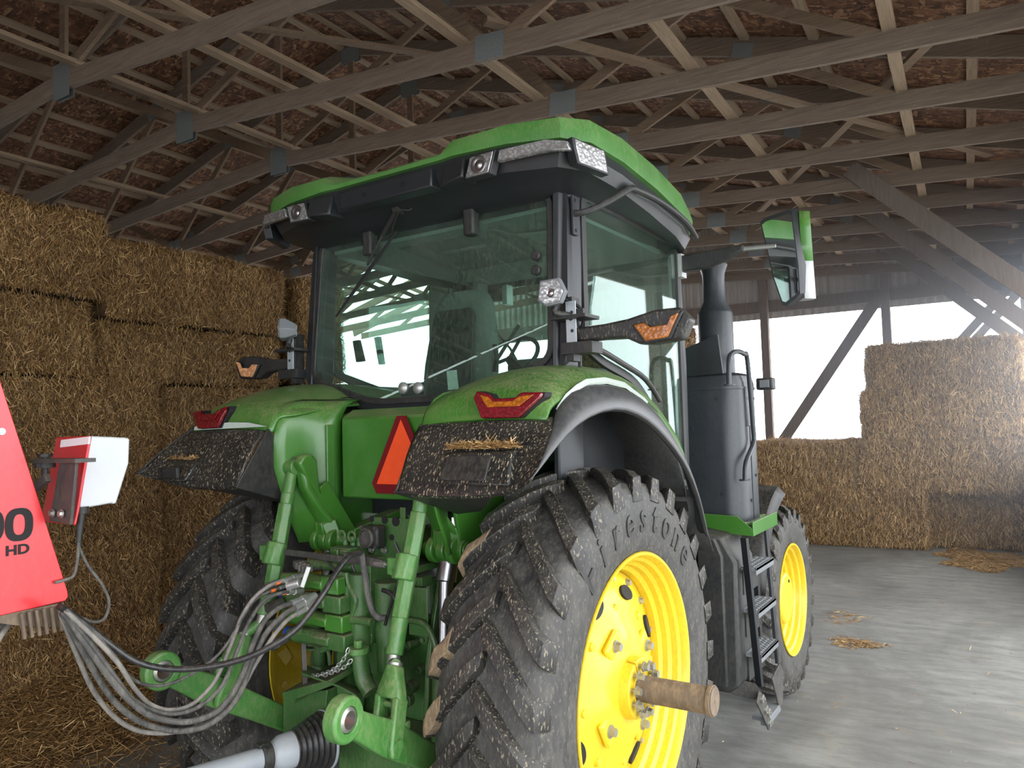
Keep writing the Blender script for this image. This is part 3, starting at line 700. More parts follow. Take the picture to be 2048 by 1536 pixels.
# inner faces of the left wheel disc are seen from behind
make_tyre(.845, 2.92, .70, .39, .412, 24, 1); make_tyre(-.845, 2.92, .70, .39, .412, 24, -1)
make_rim(.845, 2.92, .70, .406, .185, 1, True); make_rim(-.845, 2.92, .70, .406, .185, -1, True)
for s in (1, -1):
    mb = MB(); mb.lathe((s*.18, 0, RR), (s, 0, 0), [(0, .11), (.26, .10), (.30, .13), (.34, .13), (.36, .055), (.78, .055), (1.205, .055)], 28)
    part('axle_shaft', mb, M['rust'])
    mb = MB(); mb.cyl((s*1.375, 0, RR), (s*1.395, 0, RR), .063, n=28); mb.cyl((s*1.395, 0, RR), (s*1.40, 0, RR), .058, n=28); mb.cyl((s*1.398, 0, RR), (s*1.403, 0, RR), .008, n=10)
    part('shaft_end', mb, M['rust'], bevel=.003)

# ---- transmission, chassis, axle, hood
mb = MB(); mb.prism([(-.20, -.38, .62), (.20, -.38, .62), (.26, -.38, .9), (.22, -.38, 1.38), (-.22, -.38, 1.38), (-.26, -.38, .9)], (0, 1.9, 0))
mb.bx(-.17, .17, 1.5, 3.7, .62, 1.15)
part('transmission_housing', mb, M['green_iron'], bevel=.03, seg=2)
mb = MB(); mb.cyl((-.62, 2.92, .7), (.62, 2.92, .7), .09, n=20); mb.bx(-.15, .15, 2.6, 3.2, .55, .9); both('front_axle', MB().merge(mb), M['green_iron'])[1].name
mb = MB()
for s_, zt_ in ((0, 0),):
    hp = [(-.38, 0, 1.25), (.38, 0, 1.25), (.40, 0, 1.65), (.34, 0, 1.92), (.2, 0, 2.02), (-.2, 0, 2.02), (-.34, 0, 1.92), (-.40, 0, 1.65)]
    rings = [[Vector((x*sc, y, 1.25+(z-1.25)*zz)) for x, _, z in hp] for y, sc, zz in ((1.55, 1, 1.0), (2.6, .95, .98), (3.6, .85, .9), (3.95, .7, .75))]
    mb.loft(rings)
part('hood', mb, M['green'], bevel=.02)
for s in (1, -1):   # small front fender over each front wheel
    rows = []
    for k in range(9):
        a = math.radians(14+k*8); r = .87
        y = 2.92-r*math.cos(a); z = .70+r*math.sin(a)
        rows.append([Vector((s*x, y, z-dz)) for x, dz in ((.62, .05), (.66, 0), (.85, -.02), (1.0, -.01), (1.05, .05))])
    mb = MB(); mb.loft(rows, closed=False, caps=False); part('front_fender', mb, M['black'], solid=.006)
    mb = MB(); mb.tube([(s*.5, 2.92, .9), (s*.55, 2.92, 1.3), (s*.7, 2.92, 1.47)], .02); part('fender_bracket', mb, M['black'])

# ---- cab: floor, structure, glass
mb = MB(); mb.prism([(-.80, -.12, 2.30), (-.30, -.20, 2.15), (.30, -.20, 2.15), (.80, -.12, 2.30), (.80, -.05, 1.9), (-.80, -.05, 1.9)][::1], (0, .04, 0))
mb.bx(-.78, .78, -.05, 1.4, 1.62, 1.70); mb.bx(-.78, -.74, -.05, 1.0, 1.7, 2.32); mb.bx(.74, .78, -.05, .55, 1.7, 2.30)
part('cab_floor', mb, M['black_clean'])
def outline(pts, r, k=5):
    """round the corners of a 2D polygon"""
    out = []; n = len(pts)
    for i in range(n):
        p = Vector(pts[i]); a = (Vector(pts[i-1])-p); b_ = (Vector(pts[(i+1) % n])-p)
        rr = min(r if not isinstance(r, (list, tuple)) else r[i], a.length*.45, b_.length*.45)
        p0 = p+a.normalized()*rr; p1 = p+b_.normalized()*rr
        for j in range(k+1):
            t = j/k; out.append(p0*(1-t)**2+p*2*t*(1-t)+p1*t*t)
    return out
def scale2(pts, d):
    """inset a convex polygon by d"""
    n = len(pts); out = []; c = sum((Vector(p) for p in pts), Vector((0, 0)))/n
    for i in range(n):
        p = Vector(pts[i]); e1 = (p-Vector(pts[i-1])); e2 = (Vector(pts[(i+1) % n])-p)
        if e1.length < 1e-6: e1 = e2
        if e2.length < 1e-6: e2 = e1
        n1 = Vector((-e1.y, e1.x)).normalized(); n2 = Vector((-e2.y, e2.x)).normalized(); m_ = (n1+n2).normalized()
        if m_.dot(c-p) < 0: m_ = -m_
        out.append(p+m_*d)
    return out
def frame_ring(outer, inner, mapf, depth):
    """picture-frame solid between two outlines with equal counts"""
    mb = MB(); D = Vector(depth)
    A = [mapf(*p) for p in outer]; B = [mapf(*p) for p in inner]
    mb.loft([A, B, [b_+D for b_ in B], [a+D for a in A], A], caps=False); return mb
# rear window: six sided, in a plane that leans slightly
RWp = [(-.765, 2.36), (-.30, 2.215), (.30, 2.215), (.765, 2.36), (.748, 3.125), (-.748, 3.125)]
ymap = lambda z, x=0: -.085-(3.125-z)*.085-.02*(1-min(1, abs(x)/.765)**2)
mapR = lambda x, z: Vector((x, ymap(z, x), z))
win = outline(RWp, [.07, .12, .12, .07, .06, .06]); win_out = scale2(win, -.045); fr_out = scale2(win, -.085)
part('rear_window_frame', frame_ring(fr_out, scale2(win, -.004), lambda x, z: mapR(x, z)+Vector((0, .012, 0)), (0, .05, 0)), M['black_clean'], bevel=.006)
sl = part('window_seal', frame_ring(scale2(win, -.018), scale2(win, .012), lambda x, z: mapR(x, z)+Vector((0, -.006, 0)), (0, .02, 0)), M['black'], bevel=.005)
mb = MB(); mb.loft([[mapR(*p) for p in win], [mapR(*p)+Vector((0, .005, 0)) for p in win]])
RG = part('rear_window', mb, M['glass'])
for s in (1, -1):
    # rear posts, side doors, front posts
    mb = MB(); mb.loft([[Vector((s*x, y+q, z)) for x, y in ((.775, -.13), (.80, -.125), (.835, -.06), (.84, .035), (.79, .05), (.765, -.08))] for z, q in ((1.75, -.04), (2.35, -.025), (3.2, .03))])
    part('rear_post', mb, M['black_clean'], bevel=.006)
    mb = MB(); mb.loft([[Vector((s*(x+dx), y+q, z)) for x, y in ((.80, 1.27), (.84, 1.28), (.84, 1.33), (.78, 1.40), (.74, 1.38))] for z, q, dx in ((1.65, .06, -.02), (2.4, .03, 0), (3.2, -.02, 0))])
    part('front_post', mb, M['black_clean'], bevel=.006)
    DP = [(.055, 2.42), (.20, 2.36), (.55, 2.28), (.78, 2.12), (.86, 1.70), (1.27, 1.70), (1.27, 3.13), (.06, 3.14)]
    dw = outline(DP, [.04, .1, .2, .1, .03, .03, .06, .06], 4)
    bul = lambda y, z: Vector((s*(.832+.018*math.sin(max(0, min(1, (y-.05)/1.22))*PI)), y, z))
    part('door_frame', frame_ring(scale2(dw, -.018), scale2(dw, .022), lambda y, z: bul(y, z)+Vector((s*-.008, 0, 0)), (s*.022, 0, 0)), M['black'], bevel=.004)
    mb = MB(); mb.loft([[bul(*p) for p in dw], [bul(*p)+Vector((s*.005, 0, 0)) for p in dw]]); part('door_glass', mb, M['glass_side'])
    mb = MB(); mb.tube([(s*.87, -.03, 2.42), (s*.875, .12, 2.41), (s*.88, .35, 2.36), (s*.885, .62, 2.29), (s*.885, .80, 2.18)], .014, 10, smooth=4)
    part('fender_seal', mb, M['black'])
mb = MB(); mb.prism([(-.74, 1.40, 1.9), (.74, 1.40, 1.9), (.76, 1.38, 3.12), (-.76, 1.38, 3.12)], (0, .006, 0)); part('windshield', mb, M['glass_side'])
mb = MB(); mb.tube([(-.25, 1.44, 2.2), (-.5, 1.45, 2.62), (-.62, 1.45, 2.75)], .009); mb.beam((-.7, 1.45, 2.45), (-.42, 1.45, 2.78), .02, .02); part('front_wiper', mb, M['black'])
# roof
RP = [(0, -.37, 3.295, 3.33), (.34, -.37, 3.295, 3.335), (.42, -.38, 3.295, 3.375), (.70, -.36, 3.29, 3.385), (.93, -.29, 3.285, 3.385), (1.02, -.18, 3.275, 3.385), (1.045, .1, 3.26, 3.385), (1.04, .5, 3.235, 3.365), (1.01, .95, 3.205, 3.335), (.95, 1.25, 3.19, 3.31), (.85, 1.42, 3.185, 3.28), (.5, 1.55, 3.18, 3.28), (0, 1.6, 3.18, 3.28)]
full = RP+[(-x, y, a, b_) for x, y, a, b_ in RP[-2:0:-1]]
def rr_(inset, zf):
    out = []
    for x, y, a, b_ in full:
        c = Vector((0, .55)); d = Vector((x, y))-c; L = d.length; d = d/L
        out.append(Vector((x-d.x*inset, y-d.y*inset, zf(a, b_))))
    return out
mb = MB(); mb.loft([rr_(.03, lambda a, b_: a-.004), rr_(.0, lambda a, b_: a), rr_(-.004, lambda a, b_: a*.5+b_*.5), rr_(.012, lambda a, b_: b_-.006), rr_(.04, lambda a, b_: b_+.004), rr_(.3, lambda a, b_: b_+.03), rr_(.6, lambda a, b_: b_+.035)])
RF = part('roof_cap', mb, M['green_roof'], ang=28)
mb = MB(); mb.loft([rr_(.025, lambda a, b_: a+.005), rr_(.018, lambda a, b_: a-.05), rr_(.05, lambda a, b_: a-.11), rr_(.20, lambda a, b_: 3.13), rr_(.28, lambda a, b_: 3.10)])
RH = part('roof_housing', mb, M['black_clean'], ang=25)
mb = MB(); mb.bx(-.30, .30, -.385, -.30, 3.175, 3.265); pn = part('rear_panel', mb, M['black_clean'], RH, bevel=.008)
mb = MB()
for x in (-.125, .125): mb.cyl((x, -.388, 3.222), (x, -.383, 3.222), .013, n=16); mb.cyl((x, -.391, 3.222), (x, -.387, 3.222), .006, n=12)
part('panel_bolts', mb, M['black_ink'], RH)
for s in (1, -1):
    mb = MB(); mb.prism([(s*.36, -.40, 3.16), (s*.50, -.42, 3.17), (s*.50, -.40, 3.27), (s*.36, -.37, 3.27)], (0, .12, 0)); part('lamp_shroud', mb, M['black_clean'], RH, bevel=.01)
def lamp(quad, depth, name, par, mat='reflector', rim=.012, housing='black_clean', bevel=.008, out=None):
    """lamp with a black housing, a bright reflector and clear lens; quad given in order"""
    q = [Vector(p) for p in quad]; n = (q[1]-q[0]).cross(q[2]-q[1]).normalized(); c = sum(q, Vector())/len(q)
    if n.dot(Vector(out) if out else Vector(CAM)-c) < 0: n = -n
    mb = MB(); mb.prism([c+(p-c)*1.10-n*depth for p in q], n*depth); h_ = part(name, mb, M[housing], par, bevel=.004)
    mb = MB(); mb.prism([c+(p-c)*.97-n*.002 for p in q], n*.006); part('lens', mb, M[mat], h_, bevel=bevel*.4)
    return h_
for s in (1, -1):
    mk = lambda pts: [Vector((s*x, y, z)) for x, y, z in pts]
    ql = lamp(mk([(.535, -.40, 3.255), (.665, -.405, 3.255), (.635, -.405, 3.165), (.505, -.40, 3.165)]), .05, 'work_lamp', RH, out=(0, -1, 0))
    mb = MB(); c = Vector((s*.585, -.408, 3.21)); mb.lathe(c, (0, -1, 0), [(0, .038), (.004, .040), (.006, .034), (.002, .02), (.006, .012), (.008, .001)], 24); part('bulb', mb, M['chrome'], ql)
    strip = [(.69, -.402, 3.255), (.90, -.365, 3.262), (.975, -.31, 3.255), (.985, -.305, 3.215), (.905, -.36, 3.215), (.675, -.402, 3.205)]
    mb = MB(); mb.prism(mk(strip), (0, .03, 0)); part('light_strip', mb, M['reflector'], RH, bevel=.006)
    ql = lamp(mk([(1.0, -.30, 3.262), (1.055, -.13, 3.245), (1.06, -.11, 3.15), (1.005, -.27, 3.165)]), .05, 'work_lamp', RH, out=(s, -.3, 0))
    # side awning lip and rail under the roof edge
    mb = MB(); mb.prism([(s*.80, .15, 3.14), (s*1.0, .18, 3.17), (s*1.03, .5, 3.165), (s*1.0, .95, 3.15), (s*.93, 1.26, 3.14), (s*.80, 1.3, 3.12)], (0, 0, .02)); part('roof_soffit', mb, M['grey_plastic'], RH, bevel=.004)
    mb = MB(); mb.prism([(s*.88, .42, 3.139), (s*.96, .44, 3.146), (s*.95, .62, 3.145), (s*.87, .60, 3.137)], (0, 0, .004)); mb.cyl((s*.92, .74, 3.134), (s*.92, .74, 3.146), .03, n=20); part('speaker_panel', mb, M['black'], RH)
    mb = MB(); mb.tube([(s*.85, -.03, 3.03), (s*.90, -.01, 3.035), (s*.97, .08, 3.09), (s*1.03, .17, 3.155), (s*1.045, .22, 3.165), (s*1.055, .5, 3.17), (s*1.035, .9, 3.16), (s*.97, 1.25, 3.15)], .016, 10, smooth=3)
    rl = part('roof_rail', mb, M['black'], RH)
    mb = MB(); mb.bx(s*.842, s*.852, -.055, -.005, 2.93, 3.11); mb.hexbolt((s*.852, -.03, 3.09), (s, 0, 0), .007, .006); mb.hexbolt((s*.852, -.03, 2.95), (s, 0, 0), .007, .006); part('rail_bracket', mb, M['black_clean'], RH, bevel=.003)
mb = MB(); mb.bx(.0, .10, .1, .2, 3.35, 3.395); mb.bx(.02, .08, .12, .18, 3.395, 3.41); part('roof_receiver', mb, M['chrome'], RF, bevel=.006)
mb = MB(); mb.bx(-.74, .74, .0, 1.36, 3.08, 3.11); lin = part('headliner', mb, M['cab_light'])
mb = MB(); mb.prism([(-.35, .1, 3.075), (.3, .1, 3.075), (.42, .75, 3.06), (-.45, .8, 3.06)], (0, 0, .02)); mb.bx(-.2, .1, .3, .34, 3.055, 3.075); part('roof_hatch', mb, M['cab_grey'], lin, bevel=.01)
mb = MB(); mb.prism([(.35, .25, 3.06), (.6, .3, 3.06), (.62, .5, 3.06), (.4, .5, 3.06)], (0, 0, .02)); part('air_vent', mb, M['cab_light'], lin, bevel=.01)
# rear window fittings
for x in (-.335, .335):
    mb = MB(); mb.bx(x-.032, x+.032, -.16, -.10, 2.99, 3.13); mb.prism([(x-.03, -.165, 3.13), (x+.03, -.165, 3.13), (x+.04, -.2, 3.17), (x-.04, -.2, 3.17)], (0, .06, 0)); part('window_hinge', mb, M['black'], RG, bevel=.012, seg=3)
wp = [W(795, 418, 'y', -.25), W(765, 470, 'y', -.18), W(735, 530, 'y', -.165)]
mb = MB(); mb.tube([wp[0], wp[1]], lambda t: .014-.004*t, 8); mb.tube([wp[1], wp[2]], .007, 8); mb.cyl(wp[0]+Vector((0, .1, 0)), wp[0]-Vector((0, .02, 0)), .02, n=12)
wa = part('wiper_arm', mb, M['black'], RG)
mb = MB(); mb.tube([W(793, 463, 'y', -.165), W(735, 545, 'y', -.165), W(672, 633, 'y', -.175)], lambda t: .006+.006*(1-abs(2*t-1)), 6); part('wiper_blade', mb, M['black_ink'], wa)
mb = MB(); mb.tube([W(833, 400, 'y', -.22), W(820, 420, 'y', -.24), W(800, 422, 'y', -.25), W(785, 455, 'y', -.2), W(783, 468, 'y', -.17), W(762, 480, 'y', -.17), W(762, 500, 'y', -.17)], .003, 6, smooth=4); part('washer_hose', mb, M['black'], wa)
mb = MB()
for px in (808, 838): p = W(px, 776, 'y', -.165); mb.lathe(p, (0, -1, 0), [(0, .03), (.012, .03), (.02, .02), (.022, .001)], 20)
gk = part('rubber_knob', mb, M['silver'], RG)
mb = MB(); p0 = W(803, 765, 'y', -.16); mb.prism(pl([(802, 768), (847, 764), (847, 790), (802, 794)], 'y', -.15), (0, .004, 0)); part('latch_plate', mb, M['black_ink'], RG)
mb = MB(); mb.prism(pl([(893, 742), (913, 740), (917, 778), (896, 780)], 'y', -.158), (0, .002, 0)); part('window_sticker', mb, M['paper'], RG, label='pale printed sticker on the glass')
mb = MB()
for py in (512, 541): p = W(1074, py, 'y', -.12); mb.lathe(p, (0, -1, 0), [(0, .024), (.015, .024), (.02, .018), (.02, .001)], 20)
part('window_knob', mb, M['black'], RG)

# ---- inside the cab
sp = MB(); cx, cy = -.27, .50
for z, wd, dy in ((2.05, .24, -.10), (2.2, .26, -.06), (2.4, .265, -.02), (2.6, .25, .02), (2.78, .21, .05), (2.86, .17, .065), (2.885, .12, .07)):
    pass
secs = [(2.05, .25, .00), (2.25, .265, .03), (2.45, .26, .06), (2.65, .235, .09), (2.80, .20, .11), (2.865, .16, .12), (2.885, .11, .125)]
sp.loft([[Vector((cx+wd*math.copysign(abs(math.cos(a))**.5, math.cos(a)), cy+dy+.075*math.copysign(abs(math.sin(a))**.7, math.sin(a)), z)) for a in [2*PI*k/24 for k in range(24)]] for z, wd, dy in secs])
SE = part('seat', sp, M['seat'], ang=60)
mb = MB(); mb.prism([(cx-.17, cy-.07, 2.2), (cx+.17, cy-.07, 2.2), (cx+.15, cy-.0, 2.72), (cx+.12, cy+.01, 2.77), (cx-.12, cy+.01, 2.77), (cx-.15, cy-.0, 2.72)], (0, -.012, 0)); part('seat_back_panel', mb, M['seat_dark'], SE, bevel=.01)
mb = MB(); mb.bx(cx-.26, cx+.26, cy+.05, cy+.55, 2.0, 2.14); part('seat_cushion', mb, M['seat'], SE, bevel=.04, seg=3)
mb = MB(); mb.bx(cx-.2, cx+.2, cy, cy+.45, 1.7, 2.0); part('seat_pedestal', mb, M['seat_dark'], SE)
mb = MB(); mb.tube([(cx+.275, cy+.02, 2.38), (cx+.28, cy+.03, 2.47), (cx+.275, cy+.02, 2.54)], .014); part('armrest_knob', mb, M['black_ink'], SE)
mb = MB(); mb.bx(cx+.28, cx+.46, cy+.1, cy+.65, 2.15, 2.33); part('armrest_console', mb, M['seat_dark'], bevel=.03)
mb = MB(); mb.bx(-.35, .15, 1.2, 1.36, 1.7, 2.45); mb.bx(-.3, .1, 1.08, 1.2, 2.3, 2.5); ds = part('dashboard', mb, M['cab_grey'], bevel=.04)
mb = MB(); c = Vector((-.2, .98, 2.5)); nrm = Vector((0, -.7, .7)); pts = MB().ring(c, nrm, .2, 28); mb.tube(pts+[pts[0]], .014, 8)
for k in (0, 9, 18): mb.tube([c, pts[k]], .012, 6)
mb.tube([c, (-.2, 1.15, 2.35)], .03, 8); part('steering_wheel', mb, M['black_ink'], ds)
mb = MB(); mb.bx(-.74, -.60, .1, 1.3, 1.7, 2.32); mb.bx(.62, .74, .1, .7, 1.7, 2.35); mb.bx(-.66, -.60, 1.2, 1.36, 2.1, 3.1); part('side_console', mb, M['cab_grey'], bevel=.03)
mb = MB(); mb.prism(pl([(748, 675), (757, 673), (765, 728), (757, 729)], 'y', 1.0), (0, .03, 0)); mb.prism(pl([(705, 682), (716, 680), (726, 722), (712, 724)], 'y', 1.1), (0, .03, 0)); part('monitor_mount', mb, M['black_ink'])

# ---- fenders
for s in (1, -1):
    rows = []
    RWS = [ # y, z by column from inner to outer; x columns
        (-.70, [1.92, 2.07, 2.085, 2.09, 2.09, 2.085, 2.08]),
        (-.685, [1.95, 2.12, 2.15, 2.155, 2.15, 2.14, 2.11]),
        (-.66, [1.98, 2.155, 2.20, 2.21, 2.205, 2.18, 2.13]),
        (-.60, [2.00, 2.18, 2.235, 2.25, 2.235, 2.205, 2.155]),
        (-.45, [2.02, 2.21, 2.285, 2.305, 2.285, 2.235, 2.20]),
        (-.25, [2.05, 2.23, 2.31, 2.335, 2.32, 2.25, 2.215]),
        (.0, [2.08, 2.25, 2.33, 2.345, 2.325, 2.25, 2.20]),
        (.25, [2.08, 2.25, 2.32, 2.335, 2.30, 2.21, 2.14]),
        (.5, [2.05, 2.22, 2.29, 2.29, 2.24, 2.11, 2.0]),
        (.75, [2.0, 2.15, 2.22, 2.20, 2.10, 1.95, 1.8])]
    X = [.39, .455, .58, .78, .93, 1.03, 1.065]
    RWS = [(y, [z[1]-.035 if y > -.62 else z[1]-.01]+z[1:]) for y, z in RWS]
    XF = lambda x, y: x if x > .45 or y > -.62 else .455
    for y, zs in RWS: rows.append([Vector((s*XF(x, y), y+(.03 if (i == 0 and y < -.6) else 0), z)) for i, (x, z) in enumerate(zip(X, zs))])
    mb = MB(); mb.loft(rows, closed=False, caps=False)
    FT = part('fender', mb, M['green'], solid=.012, sub=1, ang=80)
    # inner wall of the wheel house
    iw = [(-.50, 2.06), (-.46, 1.72), (-.42, 1.55), (.0, 1.5), (.6, 1.5), (.75, 2.0), (.5, 2.18), (0, 2.2), (-.40, 2.12)]
    mb = MB(); mb.prism([(s*.45, y, z) for y, z in iw], (s*-.02, 0, 0)); part('wheel_house_wall', mb, M['green'], bevel=.004)
    SH = [(.462, -.672), (.44, -.615), (.42, -.55), (.395, -.49), (.365, -.445), (.345, -.425), (.343, -.36)]
    mb = MB(); mb.loft([[Vector((s*(x+dx), y+dy+max(0, 1.85-z)*.45*(1-i/6), z-(.0 if i else 0))) for i, (x, y) in enumerate(SH)] for z, dx, dy in ((1.53, 0, 0), (1.7, 0, 0), (1.9, 0, 0), (2.03, 0, .0), (2.10, 0, .008), (2.15, .002, .025), (2.19, .01, .06), (2.215, .02, .11), (2.23, .03, .2))], closed=False, caps=False)
    part('inner_shroud', mb, M['green'], solid=.008, ang=60)
    mb = MB(); mb.bx(s*.352, s*.338, -.452, -.40, 1.54, 2.10); part('shroud_flange', mb, M['green'], bevel=.004)
    # black rear extension: sloping face, rolled outer edge that turns into the arch strip
    ext = []
    E1 = [((.465, -.70, 2.088), (.475, -.87, 1.825)), ((.62, -.705, 2.092), (.62, -.885, 1.82)), ((.80, -.705, 2.095), (.80, -.895, 1.82)), ((.95, -.70, 2.095), (.93, -.895, 1.83)), ((1.05, -.68, 2.09), (1.04, -.885, 1.85))]
    for a, b_ in E1:
        a = Vector(a); b_ = Vector(b_); ext.append([a, a.lerp(b_, .08)+Vector((0, -.014, .006)), a.lerp(b_, .5)+Vector((0, -.02, .012)), a.lerp(b_, .92), b_, b_+Vector((0, .03, -.015))])
    AR = [(-.655, 2.115, -.96, 1.885), (-.60, 2.155, -.88, 1.93), (-.52, 2.20, -.79, 1.985), (-.42, 2.228, -.64, 2.065), (-.21, 2.235, -.42, 2.12), (.02, 2.215, -.20, 2.128), (.24, 2.14, .02, 2.08), (.42, 2.03, .20, 2.005), (.57, 1.89, .42, 1.885), (.68, 1.75, .55, 1.775), (.75, 1.60, .66, 1.63), (.80, 1.47, .73, 1.47)]
    for i, (y0, z0, y1, z1) in enumerate(AR):
        a = Vector((1.068, y0, z0)); b_ = Vector((1.15, y1, z1)); up = Vector((0, -.35, .9)) if i < 4 else Vector((.3, 0, .6))
        ext.append([a, a.lerp(b_, .25)+Vector((.018, 0, .012)), a.lerp(b_, .6)+Vector((.024, 0, .008)), a.lerp(b_, .9)+Vector((.006, 0, 0)), b_, b_+Vector((-.03, .01, -.01))])
    mb = MB(); mb.loft([[Vector((s*p.x, p.y, p.z)) for p in r] for r in ext[5:]], closed=False, caps=False); part('arch_strip', mb, M['strip'], solid=.008, sub=1, ang=80)
    mb = MB(); mb.loft([[Vector((s*p.x, p.y, p.z)) for p in r] for r in ext[:6]], closed=False, caps=False)
    FE = part('fender_extension', mb, M['black_fender'], solid=.008, sub=1, ang=80)
    # pointed inner gusset of the extension
    mb = MB(); mb.prism([(s*.465, -.70, 2.09), (s*.475, -.875, 1.825), (s*.48, -.485, 1.70), (s*.455, -.44, 1.80)], (s*.012, 0, 0)); mb.prism([(s*.475, -.875, 1.825), (s*.48, -.485, 1.70), (s*.62, -.50, 1.72), (s*.93, -.85, 1.825)], (0, 0, .01)); part('inner_gusset', mb, M['black'], bevel=.004)
    # moulded box on the extension
    if s > 0:
        bxp = [(.70, -.862, 1.965), (1.0, -.862, 1.975), (1.03, -.885, 1.865), (.69, -.895, 1.855)]
        mb = MB(); mb.prism([(.715, -.80, 1.98), (1.005, -.80, 1.985), (1.03, -.86, 1.87), (.70, -.86, 1.87)], (0, -.05, -.005)); nb = part('moulded_box', mb, M['black_fender'], FE, bevel=.008)
        mb = MB(); mb.prism([(.735, -.856, 1.965), (.93, -.856, 1.968), (.935, -.905, 1.882), (.73, -.905, 1.88)], (0, -.012, 0)); part('box_cover', mb, M['black'], nb, bevel=.004)
    else:
        mb = MB(); mb.prism([(-1.03, -.80, 1.94), (-.82, -.80, 1.94), (-.82, -.87, 1.85), (-1.05, -.87, 1.85)], (0, -.04, 0)); nb = part('moulded_box', mb, M['black_fender'], FE, bevel=.008)
        mb = MB(); mb.bx(-1.01, -.86, -.918, -.90, 1.862, 1.915); part('switch_panel', mb, M['black'], nb, bevel=.004)
        mb = MB(); mb.bx(-.985, -.96, -.925, -.915, 1.892, 1.908); mb.bx(-.985, -.96, -.925, -.915, 1.868, 1.884); part('button', mb, M['black_ink'], nb, bevel=.003)
    # straps behind the arch and the lower mud flap
    mb = MB(); mb.loft([[Vector((s*x, y, z)) for x in (.70, 1.12)] for y, z in ((.70, 1.68), (.80, 1.5), (.88, 1.38))], closed=False, caps=False); part('mud_flap', mb, M['black'], solid=.008)
    mb = MB(); mb.loft([[Vector((s*x, r[0]*1.0, r[1])) for x in (.46, 1.05)] for r in ((-.45, 2.19), (-.2, 2.24), (.1, 2.22), (.35, 2.12), (.55, 1.95), (.68, 1.75), (.72, 1.6))], closed=False, caps=False); part('fender_liner', mb, M['black'], solid=-.006)
    # white band along the arch
    bd = [(1.072, -.62, 2.112), (1.075, -.56, 2.158), (1.078, -.48, 2.195), (1.07, -.38, 2.222), (1.065, -.2, 2.236), (1.06, 0, 2.222), (1.06, .22, 2.155)]
    mb = MB(); mb.loft([[Vector((s*(x-.002), y, z-.004)), Vector((s*(x+.006), y, z+.006)), Vector((s*(x-.008), y-.002, z+.024)), Vector((s*(x-.016), y, z+.015))] for x, y, z in bd]); part('white_stripe', mb, M['white'], FT)
    if s < 0:
        mb = MB(); mb.prism([(-.46, -.712, 2.098), (-1.03, -.712, 2.092), (-1.03, -.708, 2.11), (-.75, -.71, 2.125), (-.60, -.71, 2.12)], (0, .004, 0)); part('white_stripe', mb, M['white'], FT)
    # tail light
    tl = [(.765, -.695, 2.205), (.825, -.70, 2.19), (.845, -.705, 2.172), (.945, -.705, 2.172), (.965, -.70, 2.190), (1.045, -.68, 2.188), (1.045, -.685, 2.17), (.965, -.715, 2.098), (.80, -.72, 2.10), (.755, -.705, 2.18)]
    tl = [Vector((s*x, y+.0, z)) for x, y, z in tl]; c = sum(tl, Vector())/len(tl)
    mb = MB(); mb.prism([c+(p-c)*1.03 for p in tl], (0, .05, 0)); TL = part('tail_light', mb, M['black_ink'], FT, bevel=.004)
    mb = MB(); mb.prism([p+Vector((0, -.004, 0)) for p in tl], (0, -.018, 0)); part('red_lens', mb, M['lens_red'], TL, bevel=.006)
    am = [Vector((s*x, y, z)) for x, y, z in [(.785, -.722, 2.19), (.83, -.726, 2.178), (.85, -.728, 2.160), (.94, -.728, 2.160), (.965, -.724, 2.176), (1.02, -.71, 2.18), (.97, -.733, 2.14), (.83, -.735, 2.14)]]
    mb = MB(); mb.prism(am, (0, -.006, 0)); part('amber_lens', mb, M['lens_amber' if s > 0 else 'lens_red'], TL, bevel=.002)
# centre panel with the slow vehicle emblem
mb = MB(); mb.bx(-.335, .335, -.36, -.30, 1.735, 2.13); mb.prism([(-.335, -.36, 2.13), (.335, -.36, 2.13), (.335, -.28, 2.175), (-.335, -.28, 2.175)], (0, .02, -.01)); CP = part('centre_panel', mb, M['green'], bevel=.012)
def tri(cx_, zb_, y, half, h_, cut):
    return [(cx_-half, y, zb_), (cx_+half, y, zb_), (cx_+half+cut*.5, y, zb_+cut*.87), (cx_+cut*.5, y, zb_+h_), (cx_-cut*.5, y, zb_+h_), (cx_-half-cut*.5, y, zb_+cut*.87)]
mb = MB(); mb.prism(tri(.085, 1.765, -.385, .165, .365, .055), (0, .006, 0)); EM = part('slow_vehicle_emblem', mb, M['smv_red'], label='red bordered orange triangle')
mb = MB(); mb.prism([(-.075, -.3875, 1.81), (.245, -.3875, 1.81), (.085, -.3875, 2.112)], (0, .002, 0)); part('orange_triangle', mb, M['smv_orange'], EM)
mb = MB(); mb.bx(.06, .11, -.384, -.30, 1.85, 1.95); part('emblem_bracket', mb, M['black'])

